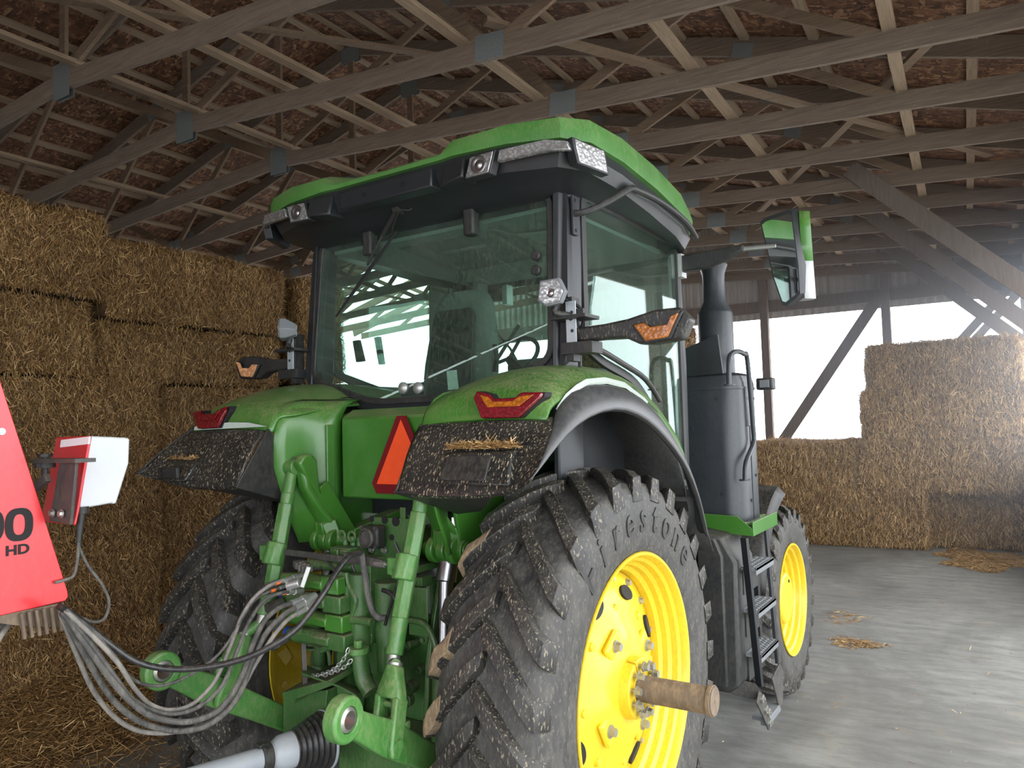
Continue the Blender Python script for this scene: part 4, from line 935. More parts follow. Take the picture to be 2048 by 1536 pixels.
# ---- turn signal arms, work lamps and brackets on the rear posts
arm = [(.90, 2.485), (1.05, 2.49), (1.15, 2.50), (1.27, 2.525), (1.38, 2.525), (1.425, 2.47), (1.385, 2.395), (1.26, 2.385), (1.20, 2.39), (1.14, 2.42), (1.02, 2.425), (.90, 2.42)]
for s in (1, -1):
    mb = MB(); mb.prism([(s*x*1.0, -.17, z-.0) for x, z in arm], (0, .07, 0)); AM = part('signal_arm', mb, M['black_arm' if s > 0 else 'black'], bevel=.012, seg=3)
    ll = [(1.19, 2.467), (1.235, 2.472), (1.262, 2.452), (1.335, 2.456), (1.352, 2.488), (1.385, 2.498), (1.335, 2.405), (1.24, 2.397)]
    c = Vector((s*1.28, -.175, 2.45))
    mb = MB(); mb.prism([c+(Vector((s*x, -.175, z))-c)*1.16 for x, z in ll], (0, -.012, 0)); hs = part('signal_housing', mb, M['black_clean'], AM, bevel=.004)
    mb = MB(); mb.prism([(s*x, -.184, z) for x, z in ll], (0, -.014, 0)); part('amber_lens', mb, M['lens_amber' if s > 0 else 'lens_pale'], AM, bevel=.004)
    mb = MB(); mb.bx(s*.87, s*.905, -.19, -.12, 2.34, 2.62); mb.bx(s*.85, s*1.0, -.20, -.10, 2.37, 2.42); mb.hexbolt((s*.905, -.19, 2.55), (0, -1, 0), .009, .008); mb.hexbolt((s*.905, -.19, 2.47), (0, -1, 0), .009, .008)
    bk = part('arm_bracket', mb, M['black'], bevel=.004)
    mb = MB(); mb.bx(s*.875, s*.925, -.196, -.190, 2.42, 2.60); part('zinc_plate', mb, M['galv'], bk, bevel=.002)
    # work lamp on a swan neck
    q = [Vector(p) for p in ((.795, -.30, 2.68), (.875, -.285, 2.685), (.90, -.28, 2.63), (.88, -.285, 2.585), (.82, -.298, 2.575), (.785, -.305, 2.60))]
    q = [Vector((s*(p.x+.02), p.y, p.z)) for p in q]
    n_ = Vector((s*.15, -1, 0)).normalized(); c = sum(q, Vector())/6
    if s < 0: n_ = Vector((-.75, -.65, 0)).normalized(); u_ = Vector((0, 0, 1)).cross(n_); q = [c+u_*(-(p.x-c.x))*1.0+Vector((0, 0, p.z-c.z)) for p in q]
    mb = MB(); mb.loft([[c+(p-c)*1.08 for p in q], [c+(p-c)*1.08-n_*.03 for p in q], [c+(p-c)*.6-n_*.085 for p in q]]); wl = part('work_lamp', mb, M['grey_plastic'], bevel=.004)
    mb = MB(); mb.prism([c+(p-c)*.94+n_*.001 for p in q], n_*.006); part('lens', mb, M['reflector'], wl, bevel=.002)
    mb = MB(); mb.lathe(c+n_*.007, n_, [(0, .02), (.004, .018), (.001, .012), (.005, .001)], 20); part('bulb', mb, M['chrome'], wl)
    mb = MB(); mb.tube([c-n_*.05-Vector((0, 0, .045)), c-n_*.04-Vector((0, 0, .08)), (s*.90, -.20, 2.535), (s*.89, -.17, 2.5)], .014, 8, smooth=3); mb.bx(s*.82, s*.99, -.235, -.10, 2.52, 2.535); mb.box((s*.93, -.16, 2.545), (.05, .05, .04)); part('lamp_bracket', mb, M['black'], bevel=.003)
    mb = MB(); mb.tube([c-n_*.08, (s*.93, -.14, 2.56), (s*.90, -.12, 2.45), (s*.90, -.13, 2.3)], .008, 6, smooth=4); part('lamp_cable', mb, M['black_ink'])
    n_before = set(bpy.data.objects)
    # door mirror: arm from the front post, shell, glass
    mb = MB(); mb.loft([[Vector((s*x, y+dy, z+dz)) for dy, dz in ((-.03, -h_), (.03, -h_), (.03, h_), (-.03, h_))] for x, y, z, h_ in ((.86, 1.30, 3.01, .05), (1.02, 1.30, 3.015, .05), (1.13, 1.29, 3.03, .035), (1.24, 1.28, 3.05, .018))]); ma = part('mirror_arm', mb, M['black'], bevel=.01)
    mb = MB(); mb.tube([(s*1.22, 1.28, 3.045), (s*1.42, 1.27, 3.03)], .013); part('arm_rod', mb, M['silver'], ma); mb = MB(); mb.bx(s*.83, s*.87, 1.26, 1.34, 2.93, 3.07); part('arm_mount', mb, M['silver'], ma)
    mg = [(1.345, 1.275, 3.17), (1.37, 1.272, 3.185), (1.50, 1.255, 3.205), (1.515, 1.255, 3.19), (1.535, 1.252, 2.9), (1.535, 1.255, 2.755), (1.515, 1.26, 2.735), (1.46, 1.265, 2.70), (1.44, 1.27, 2.71), (1.40, 1.275, 2.85)]
    mg = [Vector((s*x, y, z)) for x, y, z in mg]; c = sum(mg, Vector())/len(mg)
    mb = MB(); mb.loft([[c+(p-c)*1.06 for p in mg], [c+(p-c)*1.07+Vector((s*.03, .05, .01)) for p in mg], [c+(p-c)*.9+Vector((s*.055, .10, .01)) for p in mg]]); MS = part('mirror_shell', mb, M['black_clean'], ang=40)
    mb = MB(); mb.prism([c+(p-c)*.97+Vector((0, -.001, 0)) for p in mg], (0, -.003, 0)); part('mirror_glass', mb, M['mirror'], MS)
    for zc0, zc1, mm in ((2.93, 3.21, 'green'), (2.72, 2.93, 'white_box')):
        mb = MB(); mb.loft([[Vector((s*(x0), y0, z)) for x0, y0 in ((1.552+(3.0-z)*.02+ (.0), 1.285), (1.60+(3.0-z)*.02, 1.33), (1.575+(3.0-z)*.02, 1.37), (1.45, 1.375))] for z in np.linspace(zc0, zc1, 4)], closed=False, caps=False)
        part('shell_cover', mb, M[mm], MS, solid=.006)
    if s < 0:   # the left mirror is swung in towards the post
        for o_ in (ma, MS): o_.location = (.36, .12, 0)

# ---- right side: enclosure, exhaust, steps
def rrect(x0, x1, y0, y1, r, z, n=6):
    out = []
    for cx_, cy_, a0 in ((x1-r, y0+r, -PI/2), (x1-r, y1-r, 0), (x0+r, y1-r, PI/2), (x0+r, y0+r, PI)):
        for k in range(n+1):
            a = a0+PI/2*k/n; out.append(Vector((cx_+r*math.cos(a), cy_+r*math.sin(a), z)))
    return out
mb = MB(); mb.loft([rrect(.58, 1.06, 1.66, 2.10, .12, 1.42), rrect(.58, 1.06, 1.66, 2.10, .12, 2.30), rrect(.59, 1.05, 1.67, 2.09, .12, 2.345), rrect(.62, 1.02, 1.70, 2.06, .10, 2.365)])
EN = part('exhaust_enclosure', mb, M['grey_box'], ang=40)
mb = MB(); mb.loft([rrect(.575, 1.065, 1.655, 2.105, .12, 2.26), rrect(.575, 1.065, 1.655, 2.105, .12, 2.275)]); mb.bx(1.058, 1.064, 1.86, 1.868, 1.43, 2.28); part('seam', mb, M['grey_box'], EN)
mb = MB()
for x, y, z, d in [(1.06, 1.95, 1.70, 1), (1.06, 1.95, 1.95, 1), (1.06, 1.90, 2.05, 1), (1.06, 1.82, 2.20, 1), (1.06, 1.82, 1.55, 1), (1.06, 1.97, 2.2, 1)]: mb.hexbolt((x, y, z), (1, 0, 0), .009, .008)
for x, z in ((.80, 2.2), (.80, 2.02), (.81, 1.85), (.97, 2.2), (.98, 1.6)): mb.hexbolt((x-.05, 1.66, z), (0, -1, 0), .008, .006)
part('enclosure_bolts', mb, M['grey_box'], EN)
mb = MB(); mb.bx(1.058, 1.066, 1.78, 1.86, 2.02, 2.27); part('rail_plate', mb, M['grey_box'], EN, bevel=.003)
mb = MB(); mb.tube([W(1458, 770, 'x', 1.09), W(1458, 722, 'x', 1.09), W(1463, 708, 'x', 1.09), W(1475, 703, 'x', 1.09), W(1488, 708, 'x', 1.09), W(1495, 722, 'x', 1.09), W(1506, 850, 'x', 1.09), W(1507, 885, 'x', 1.09), W(1492, 925, 'x', 1.09), W(1490, 960, 'x', 1.09)], .0155, 10, smooth=4); part('grab_rail', mb, M['grey_box'])
mb = MB()
for px, py in ((1458, 770), (1490, 960)): p = W(px, py, 'x', 1.085); mb.cyl(p-Vector((0, 0, .004)), p+Vector((0, 0, .004)), .035, n=14)
part('rail_foot', mb, M['grey_box'])
ex = (.885, 1.80)
mb = MB(); mb.lathe((ex[0], ex[1], 2.34), (0, 0, 1), [(0, .112), (.42, .112), (.43, .108), (.50, .074), (.64, .070), (.69, .074), (.74, .092), (.75, .090), (.74, .075), (.50, .06)], 36); part('exhaust_stack', mb, M['grey_box'], ang=30)
mb = MB(); mb.prism([(.64, 1.68, 2.35), (.69, 1.65, 2.50), (.72, 1.64, 2.53), (.94, 1.66, 2.61), (.96, 1.67, 2.36)], (0, .04, 0)); mb.prism([(.64, 1.68, 2.35), (.69, 1.65, 2.50), (.69, 1.80, 2.50), (.64, 1.84, 2.35)], (.02, 0, 0)); part('heat_shield', mb, M['black_clean'])
mb = MB(); mb.bx(1.04, 1.15, 2.12, 2.21, 2.26, 2.34); sl_ = part('side_lamp', mb, M['black'], bevel=.01)
mb = MB(); mb.bx(1.07, 1.13, 2.105, 2.119, 2.275, 2.325); part('lens', mb, M['grey_plastic'], sl_)
# platform
mb = MB(); mb.bx(.86, 1.12, 1.66, 2.16, 1.405, 1.42)
PF = part('step_platform', mb, M['green'], bevel=.002)
mb = MB(); mb.bx(1.12, 1.128, 1.60, 2.17, 1.355, 1.44); mb.prism([(.78, 1.62, 1.37), (1.12, 1.60, 1.355), (1.12, 1.60, 1.40), (1.03, 1.61, 1.47), (.78, 1.62, 1.48)], (0, .008, 0)); part('platform_edge', mb, M['green'], PF, bevel=.002)
mb = MB()
for i in range(5):
    for j in range(11): p = Vector((.91+i*.045, 1.69+j*.043+(.02 if i % 2 else 0), 1.42)); mb.lathe(p, (0, 0, 1), [(0, .013), (.006, .009), (.001, .006), (.0, .001)], 10)
part('tread_studs', mb, M['green'], PF)
# tank side panel facing the rear, with pressed channels
mb = MB(); mb.prism([(.70, 1.40, .46), (1.0, 1.40, .46), (1.06, 1.42, .5), (1.065, 1.44, 1.22), (.99, 1.41, 1.37), (.66, 1.36, 1.42)], (0, .35, 0)); TP = part('side_tank', mb, M['black'], bevel=.02, seg=3)
for x, z0, z1 in ((.70, .55, 1.30), (.80, .55, 1.33)):
    mb = MB(); mb.bx(x-.018, x+.018, 1.375, 1.40, z0, z1); part('pressed_channel', mb, M['black_ink'], TP, bevel=.015, seg=3)
mb = MB(); mb.prism([(.83, 1.365, .5), (1.0, 1.365, .5), (1.0, 1.375, 1.26), (.96, 1.37, 1.36), (.86, 1.36, 1.38)], (0, .04, 0)); part('tank_skin', mb, M['black'], TP, bevel=.008)
# ladder
LD = MB(); LD.beam((1.10, 1.50, 1.36), (1.135, 1.56, .48), .05, .02); LD.beam((1.10, 1.98, 1.36), (1.135, 1.98, .50), .05, .02)
ld = part('ladder', LD, M['black_clean'], bevel=.003)
for z, y0, y1 in ((1.18, 1.53, 1.93), (.925, 1.545, 1.94), (.66, 1.56, 1.95)):
    mb = MB(); mb.bx(1.03, 1.155, y0, y1, z-.02, z); mb.bx(1.145, 1.155, y0, y1, z-.045, z); st = part('ladder_step', mb, M['grey_plastic'], ld, bevel=.003)
    mb = MB(); mb.bx(1.06, 1.07, y0+.02, y1-.02, z-.17, z-.02); part('kick_plate', mb, M['black'], ld)
    mb = MB()
    for i in range(3):
        for j in range(9): mb.lathe((1.06+i*.035, y0+.03+j*.04, z), (0, 0, 1), [(0, .011), (.005, .008), (.001, .005), (0, .001)], 8)
    part('step_studs', mb, M['grey_plastic'], ld)
mb = MB(); mb.bx(1.0, 1.03, 1.99, 2.04, .62, 1.1); part('ladder_guard', mb, M['black_clean'], ld)
mb = MB(); mb.prism([(.92, 1.50, .52), (1.12, 1.53, .50), (1.155, 1.55, .44), (1.155, 1.60, .38), (1.08, 1.55, .40), (1.0, 1.50, .42), (.93, 1.48, .46)], (-.012, .012, 0)); part('hanger_bracket', mb, M['steel_dark'], ld, bevel=.003)
mb = MB(); mb.prism([(1.15, 1.98, .50), (1.16, 2.02, .44), (1.16, 1.97, .24), (1.15, 1.92, .24), (1.12, 1.90, .42)], (-.012, .0, 0)); part('hanger_plate', mb, M['steel_dark'], ld, bevel=.003)
mb = MB(); mb.prism([(1.15, 1.50, .47), (1.15, 1.62, .40), (1.15, 1.72, .20), (1.15, 1.66, .19), (1.15, 1.56, .30), (1.15, 1.44, .42)], (-.01, 0, 0))
part('step_hanger', mb, M['steel_dark'], ld, bevel=.003)
mb = MB(); mb.bx(1.05, 1.15, 1.66, 1.95, .235, .255); mb.bx(1.10, 1.15, 1.66, 1.95, .21, .24); part('ladder_step', mb, M['grey_plastic'], ld, bevel=.003)
mb = MB()
for y, z in ((1.60, .335), (1.655, .30), (1.665, .235), (1.53, .42)): mb.cyl((1.15, y, z), (1.162, y, z), .024, n=16); mb.hexbolt((1.162, y, z), (1, 0, 0), .010, .01)
part('bolt', mb, M['zinc'], ld)
# ---- three point hitch and the machinery between the wheels
G = 'green_iron'
for s in (1, -1):
    # rockshaft lift arm: clevis foot, curved web, fork top
    def yz(pts, x0, x1, mat, name, bevel=.008, **k):
        mb = MB(); mb.prism([(s*x0, y, z) for y, z in pts], (s*(x1-x0), 0, 0)); return part(name, mb, M[mat], bevel=bevel, seg=3, **k)
    AR_ = yz([(-.60, 1.96), (-.55, 1.965), (-.515, 1.93), (-.50, 1.80), (-.40, 1.62), (-.33, 1.52), (-.36, 1.47), (-.44, 1.47), (-.47, 1.53), (-.44, 1.63), (-.46, 1.70), (-.52, 1.76), (-.585, 1.85), (-.63, 1.92)], .335, .385, 'green', 'lift_arm', .014)
    mb = MB(); mb.beam((s*.33, -.30, 1.50), (s*.25, .0, 1.58), .10, .16); mb.beam((s*.40, -.56, 1.93), (s*.40, -.50, 1.74), .018, .06); mb.beam((s*.345, -.50, 1.80), (s*.30, -.28, 1.44), .02, .10)
    part('arm_gusset', mb, M['green'], AR_, bevel=.006)
    mb = MB(); mb.loft([[Vector((s*(.372+a*w_), y+b_*.022, z)) for a, b_ in ((-1, -.4), (-.6, -1), (.6, -1), (1, -.4), (1, 1), (-1, 1))] for y, z, w_ in ((-.585, 1.90, .03), (-.565, 1.80, .034), (-.50, 1.70, .04), (-.455, 1.64, .058), (-.43, 1.60, .07))]); part('arm_web', mb, M['green'], AR_, bevel=.008)
    for xa, xb in ((.295, .332), (.345, .388), (.402, .440)):
        mb = MB(); mb.cyl((s*xa, -.43, 1.535), (s*xb, -.43, 1.535), .058 if xa != .345 else .05, n=30); mb.beam((s*(xa+xb)/2, -.43, 1.545), (s*((xa+xb)/2*.6+.372*.4), -.45, 1.63), xb-xa, .07); part('clevis_disc', mb, M['green'], AR_, bevel=.006)
    mb = MB(); mb.tube([(s*.44, -.59, 1.95), (s*.445, -.605, 1.93), (s*.445, -.60, 1.86), (s*.44, -.59, 1.85)], .005, 6); mb.tube([(s*.415, -.59, 1.95), (s*.42, -.605, 1.93), (s*.42, -.60, 1.86)], .005, 6); part('retaining_clip', mb, M['steel_dark'], AR_)
    mb = MB(); mb.cyl((s*.28, -.40, 1.535), (s*.46, -.40, 1.535), .045, n=28); mb.cyl((s*.46, -.40, 1.535), (s*.468, -.40, 1.535), .035, n=20); part('clevis_boss', mb, M['green'], AR_, bevel=.008, seg=3)
    mb = MB(); mb.cyl((s*.25, -.42, 1.535), (s*.275, -.42, 1.535), .03, n=20); mb.cyl((s*.39, -.575, 1.92), (s*.47, -.575, 1.92), .028, n=20); part('pin', mb, M['green'], AR_)
    # lift assist cylinder below the clevis
    mb = MB(); mb.cyl((s*.365, -.43, 1.40), (s*.365, -.40, 1.50), .045, n=20); mb.cyl((s*.375, -.47, 1.02), (s*.365, -.43, 1.40), .032, n=24); cy_ = part('lift_cylinder', mb, M['chrome'])
    mb = MB(); mb.cyl((s*.385, -.50, .70), (s*.375, -.47, 1.04), .05, n=24); part('cylinder_barrel', mb, M[G], cy_, bevel=.004)
    # adjustable lift link
    A_ = Vector((s*.415, -.60, 1.90)); B_ = Vector((s*.40, -.71, 1.50)); C_ = Vector((s*.45, -.855, 1.17)); D_ = Vector((s*.50, -.97, .915))
    d = (C_-A_).normalized()
    mb = MB(); mb.cyl(A_+Vector((-s*.03, 0, 0)), A_+Vector((s*.035, 0, 0)), .036, n=24); mb.tube([A_, A_.lerp(B_, .35)], lambda t: .024+.006*t, 16); LK = part('lift_link', mb, M['green_link'], bevel=.004)
    mb = MB(); P0 = A_.lerp(B_, .3); P1 = A_.lerp(B_, 1.45 if s > 0 else 1.3); mb.cyl(P0, P0+(P1-P0)*.14, .033, .03, n=20); mb.cyl(P0+(P1-P0)*.12, P1, .037, n=6); mb.cyl(P1, P1+d*.14, .034, n=20); part('hex_body', mb, M['green_link'], LK, bevel=.004)
    mb = MB(); q0 = P1+d*.14; mb.cyl(q0, q0+d*.035, .025, n=18); part('thread', mb, M['zinc'], LK)
    mb = MB(); mb.cyl(q0+d*.03, C_, .022, n=18); part('link_rod', mb, M['green_link'], LK)
    mb = MB(); mb.cyl(C_+d*-.01, C_+d*.004, .027, n=18); part('link_nut', mb, M['zinc'], LK)
    # fork at the lower end
    mb = MB(); e = (D_-C_).normalized(); sd = Vector((1, 0, 0)); n_ = e.cross(sd).normalized()
    mb.loft([[C_+e*t+sd*(a*w_)+n_*(b_*h_) for a, b_ in ((-1, -.6), (-.6, -1), (.6, -1), (1, -.6), (1, .6), (.6, 1), (-.6, 1), (-1, .6))] for t, w_, h_ in ((0, .03, .03), (.03, .036, .034), (.09, .055, .038), (.12, .06, .038))])
    for q in (-1, 1):
        mb.loft([[C_+e*t+sd*(q*.043+a*.014)+n_*(b_*h_) for a, b_ in ((-1, -1), (1, -1), (1, 1), (-1, 1))] for t, h_ in ((.11, .036), (.2, .034), (.28, .032), (.315, .02))])
    FK = part('link_fork', mb, M['green_link'], bevel=.01, seg=3)
    mb = MB(); c = C_+e*.27; mb.cyl(c-sd*.065, c+sd*.065, .022, n=18); part('fork_pin', mb, M['green_link'], FK); mb = MB(); mb.cyl(C_+e*.14-sd*.062, C_+e*.14+sd*.062, .012, n=14); part('fork_pin', mb, M['green_link'], FK)
    # lower link with ball eye
    bc = Vector((s*.53, -1.204, 1.10))
    ly = Vector((s*.44, -.33, .53)); dv = (ly-bc).normalized(); up = Vector((0, 0, 1)); nn = dv.cross(up).normalized(); uu = nn.cross(dv)
    mb = MB(); mb.loft([[bc+dv*t+uu*(b_*h_)+nn*(a*.022*w_) for a, b_ in ((-1, -1), (1, -1), (1, 1), (-1, 1))] for t, h_, w_ in ((.04, .045, 1), (.12, .05, 1), (.25, .062, 1.2), (.34, .062, 1.3), (.5, .055, 1.3), (.8, .05, 1.3), (1.03, .05, 1.3))]); LL = part('lower_link', mb, M['green_link'], bevel=.01, seg=3)
    ax_ = Vector((s*-.0+1, 0, 0)); 
    ax_ = nn
    mb = MB(); mb.loft([[bc+ax_*t+(uu*math.cos(a)+dv*math.sin(a))*r for a in [2*PI*k/36 for k in range(36)]] for t, r in ((-.028, .044), (-.03, .070), (-.022, .078), (.022, .078), (.03, .070), (.028, .044), (-.028, .044))], caps=False); part('link_eye', mb, M['green_link'], LL, bevel=.003, ang=30)
    mb = MB(); mb.loft([[bc+ax_*t+(uu*math.cos(a)+dv*math.sin(a))*r for a in [2*PI*k/30 for k in range(30)]] for t, r in ((-.030, .030), (-.022, .042), (.022, .042), (.030, .030), (-.030, .030))], caps=False); part('ball_joint', mb, M['zinc'], LL, ang=50)
    for t in (.30, .36): mb = MB(); p = bc+dv*t+uu*.068; mb.box(p, (.05, .03, .03)); part('link_lug', mb, M['green_link'], LL, bevel=.006)
    # sway block and drawbar support plates with round windows
    mb = MB(); mb.prism([(s*.27, y, z) for y, z in ((-.42, 1.25), (-.36, 1.42), (-.1, 1.42), (-.05, .5), (-.40, .5), (-.50, .75), (-.47, 1.05))], (s*.025, 0, 0)); SP = part('side_plate', mb, M[G], bevel=.006)
    for y, z, r in ((-.33, 1.12, .035), (-.36, .93, .045)):
        mb = MB(); mb.cyl((s*.268, y, z), (s*.298, y, z), r, n=24); part('plate_window', mb, M['black_ink'], SP)
    mb = MB(); mb.bx(s*.30, s*.55, -.16, .12, .80, 1.05); mb.cyl((s*.25, 0, RR), (s*.52, 0, RR), .17, .15, n=28); part('axle_housing', mb, M[G], bevel=.02)
    mb = MB(); mb.cyl((s*.38, -.33, .53), (s*.50, -.33, .53), .05); mb.prism([(s*.36, -.30, .55), (s*.36, -.05, .55), (s*.36, -.05, .85), (s*.36, -.30, .80)], (s*.05, 0, 0)); part('link_bracket', mb, M[G], bevel=.01)
# cross strap between the two lift links
mb = MB(); a, b_ = W(552, 1102, 'y', -.70), W(765, 1128, 'y', -.735); mb.beam(a, b_, .012, .028); mb.beam(W(690, 1112, 'y', -.74), b_, .02, .034); CS = part('sway_strap', mb, M['steel_dark'], bevel=.003)
mb = MB(); mb.cyl(b_-Vector((.01, 0, 0)), W(800, 1129, 'y', -.74), .008, n=10); mb.cyl(b_-Vector((.04, 0, 0)), b_+Vector((.02, 0, 0)), .014, n=8); part('strap_end', mb, M['zinc'], CS)
for s, pxy in ((-1, (556, 1110)), (1, (812, 1130))):
    c = Vector((s*.397, -.725, 1.515)); mb = MB(); mb.cyl(c+Vector((0, .015, .045)), c-Vector((0, .02, .05)), .048, n=8); mb.box(c+Vector((-.05, -.02, .0)), (.06, .012, .07)); cl = part('link_clamp', mb, M['green_link'], bevel=.006)
    mb = MB(); mb.hexbolt(c+Vector((-.045, -.026, -.02)), (0, -1, 0), .012, .012); part('bolt', mb, M['green_link'], cl)
# top of the housing, rockshaft, valve stack
mb = MB(); mb.prism([(-.33, -.62, 1.425), (-.05, -.58, 1.425), (.0, -.3, 1.45), (-.38, -.3, 1.45)], (0, 0, .045)); mb.cyl((-.30, -.22, 1.52), (.30, -.22, 1.52), .075, n=28)
part('valve_cover', mb, M[G], bevel=.02, seg=3)
V = []
for k, z in enumerate((1.395, 1.315, 1.235, 1.155)):   # stacked remote valves, noses to the left rear
    x0 = -.36+.012*k
    mb = MB(); mb.loft([[Vector((x0+t, -.70+.10*t, z))+Vector((0, b_*w_, c_*h_)) for b_, c_ in ((-1, -.5), (-.5, -1), (.5, -1), (1, -.5), (1, .5), (.5, 1), (-.5, 1), (-1, .5))] for t, w_, h_ in ((0, .034, .028), (.05, .038, .033), (.13, .036, .034), (.19, .05, .028), (.27, .06, .03))])
    mb.bx(x0+.25, x0+.36, -.72, -.45, z-.036, z+.036)
    v_ = part('remote_valve', mb, M['green' if k % 2 == 0 else G], bevel=.006); V.append(v_)
    mb = MB(); mb.cyl((x0-.025, -.703, z), (x0+.004, -.70, z), .030, n=18); part('valve_cap', mb, M[('rust', 'blue', 'green', 'blue')[k]], v_, bevel=.004)
    mb = MB(); mb.cyl((x0+.02, -.745, z-.008), (x0+.015, -.80, z-.02), .021, n=16); mb.cyl((x0+.015, -.79, z-.02), (x0+.01, -.82, z-.024), .026, n=6); part('coupler_port', mb, M['steel_dark'], v_)
def pcyl(name, a, b_, r, m=G, n=18, r1=None, **k): return part(name, MB().cyl(a, b_, r, r1, n), M[m], bevel=.004, **k)
mb = MB(); mb.bx(-.04, .08, -.60, -.45, 1.05, 1.50)
for z in (1.14, 1.17, 1.27, 1.30, 1.39): mb.bx(-.045, .085, -.605, -.6, z, z+.008)
part('pump_block', mb, M[G], bevel=.01)
pcyl('accumulator', (.035, -.62, 1.10), (.035, -.62, 1.44), .045)
pcyl('filter_can', (.13, -.55, 1.02), (.13, -.55, 1.40), .055)
mb = MB(); mb.bx(-.14, -.02, -.63, -.50, 1.475, 1.545); mb.bx(-.12, -.07, -.65, -.63, 1.49, 1.54); mb.bx(-.06, -.015, -.65, -.63, 1.49, 1.54)
for x in (-.10, -.05, -.01): mb.cyl((x, -.57, 1.545), (x, -.57, 1.59), .016, n=12)
part('solenoid_block', mb, M[G], bevel=.006)
for x in (-.11, -.045):
    pts = MB().ring((x, -.585, 1.59), (0, 1, 0), .022, 18); part('lifting_eye', MB().tube(pts+[pts[0]], .006, 6), M[G])
# perforated bracket with the implement socket
mb = MB(); mb.bx(.0, .27, -.50, -.494, 1.45, 1.67); mb.bx(-.06, .0, -.50, -.494, 1.42, 1.50); mb.bx(.17, .20, -.50, -.494, 1.67, 1.72); PB = part('perforated_bracket', mb, M[G], bevel=.002)
mb = MB()
for px, py, r in ((743, 1038, .014), (769, 1040, .018), (791, 1043, .022), (783, 1075, .014)): p = W(px, py, 'y', -.503); mb.cyl(p, p+Vector((0, .006, 0)), r, n=18)
part('bracket_holes', mb, M['black_ink'], PB)
c = W(747, 1073, 'y', -.55)
mb = MB(); mb.box(c, (.10, .06, .10)); sk = part('implement_socket', mb, M['black'], bevel=.012)
mb = MB(); mb.lathe(c+Vector((0, -.03, 0)), (0, -1, 0), [(0, .044), (.02, .044), (.026, .036), (.012, .034), (.008, .001)], 24)
for dx, dz in ((-.042, .042), (.042, .042), (.042, -.042), (-.042, -.042)): mb.hexbolt(c+Vector((dx, -.031, dz)), (0, -1, 0), .008, .008)
part('socket_cover', mb, M['steel_dark'], sk)
mb = MB()
for px, py in ((744, 1099), (769, 1100)): mb.hexbolt(W(px, py, 'y', -.505), (0, -1, 0), .012, .014)
part('bolt', mb, M['zinc'])
mb = MB(); mb.bx(-.09, .24, -.47, -.30, 1.43, 1.46); mb.bx(.19, .30, -.48, -.474, 1.16, 1.37); part('support_plate', mb, M[G], bevel=.003)
# steel pipes
for pts, r in (([(565, 1160), (640, 1160), (690, 1150), (693, 1200), (680, 1235), (640, 1250), (618, 1255)], .013), ([(693, 1145), (697, 1170), (712, 1200), (704, 1235), (712, 1245)], .013), ([(745, 1245), (700, 1240), (670, 1250), (640, 1240)], .018), ([(812, 1240), (850, 1250), (870, 1290), (875, 1340)], .013)):
    part('steel_pipe', MB().tube([W(x, y, 'y', -.66 if x < 760 else -.5) for x, y in pts], r, 10, smooth=5), M[G])
mb = MB()
for px, py, r in ((660, 1245, .03), (692, 1245, .028), (640, 1265, .022), (668, 1268, .035), (690, 1248, .03), (700, 1262, .02), (722, 1270, .03), (650, 1262, .02), (766, 1248, .018), (745, 1300, .03), (735, 1320, .03), (752, 1340, .03), (684, 1255, .022)):
    p = W(px, py, 'y', -.52); mb.cyl(p+Vector((0, .12, 0)), p, r, n=18); mb.hexbolt(p, (0, -1, 0), r*.62, .02)
part('housing_plug', mb, M[G])
pcyl('valve_stub', W(640, 1260, 'y', -.55), W(638, 1330, 'y', -.55), .03)
mb = MB()
for k in range(5): p = W(625, 1258+k*9, 'y', -.57); mb.cyl(p, p-Vector((0, 0, .008)), .034, n=16)
part('ribbed_stub', mb, M[G])
mb = MB(); mb.beam(W(642, 1300, 'y', -.62), W(680, 1285, 'y', -.60), .035, .03); part('latch_bar', mb, M[G], bevel=.004)
# small castings, caps and bolt heads that crowd the housing
R5 = random.Random(5)
for k in range(26):
    x = R5.uniform(-.24, .24); z = R5.uniform(.80, 1.42); r = R5.uniform(.014, .032); y0 = -.38
    mb = MB(); dpt = R5.uniform(.03, .12)
    if k % 3 == 0: mb.bx(x-r*1.6, x+r*1.6, y0-dpt, y0+.01, z-r, z+r); mb.hexbolt((x, y0-dpt, z), (0, -1, 0), r*.5, .015)
    else: mb.cyl((x, y0+.01, z), (x, y0-dpt, z), r, n=18); mb.hexbolt((x, y0-dpt, z), (0, -1, 0), r*.6, .018)
    part('casting_boss' if k % 3 == 0 else 'housing_cap', mb, M[G], bevel=.004)
for pts, r, mt_ in (([(640, 1115), (665, 1135), (672, 1175), (660, 1215)], .006, 'steel_dark'), ([(705, 1130), (716, 1165), (712, 1215), (730, 1250)], .008, 'hose_black'), ([(790, 1085), (800, 1115), (796, 1160), (780, 1215), (770, 1250)], .007, 'hose_black'),
                    ([(590, 1135), (620, 1140), (645, 1135)], .010, 'steel_dark'), ([(765, 1180), (785, 1190), (800, 1220), (798, 1250)], .010, 'hose_black'), ([(635, 1290), (655, 1300), (660, 1330)], .009, G)):
    part('service_line', MB().tube([W(x, y, 'y', -.60) for x, y in pts], r, 8, smooth=5), M[mt_])
mb = MB()
for k in range(4): p = W(600+k*4, 1128+k*3, 'y', -.80); mb.box(p, (.05, .04, .03), Matrix.Rotation(.4*k, 3, 'Z'))
part('coupler_lever', mb, M['steel_dark'], bevel=.004)
mb = MB(); mb.beam(W(604, 1175, 'y', -.84), W(618, 1133, 'y', -.82), .012, .02); mb.cyl(W(600, 1165, 'y', -.84), W(575, 1172, 'y', -.86), .02, n=12); part('coupler_body', mb, M['silver'], bevel=.003)
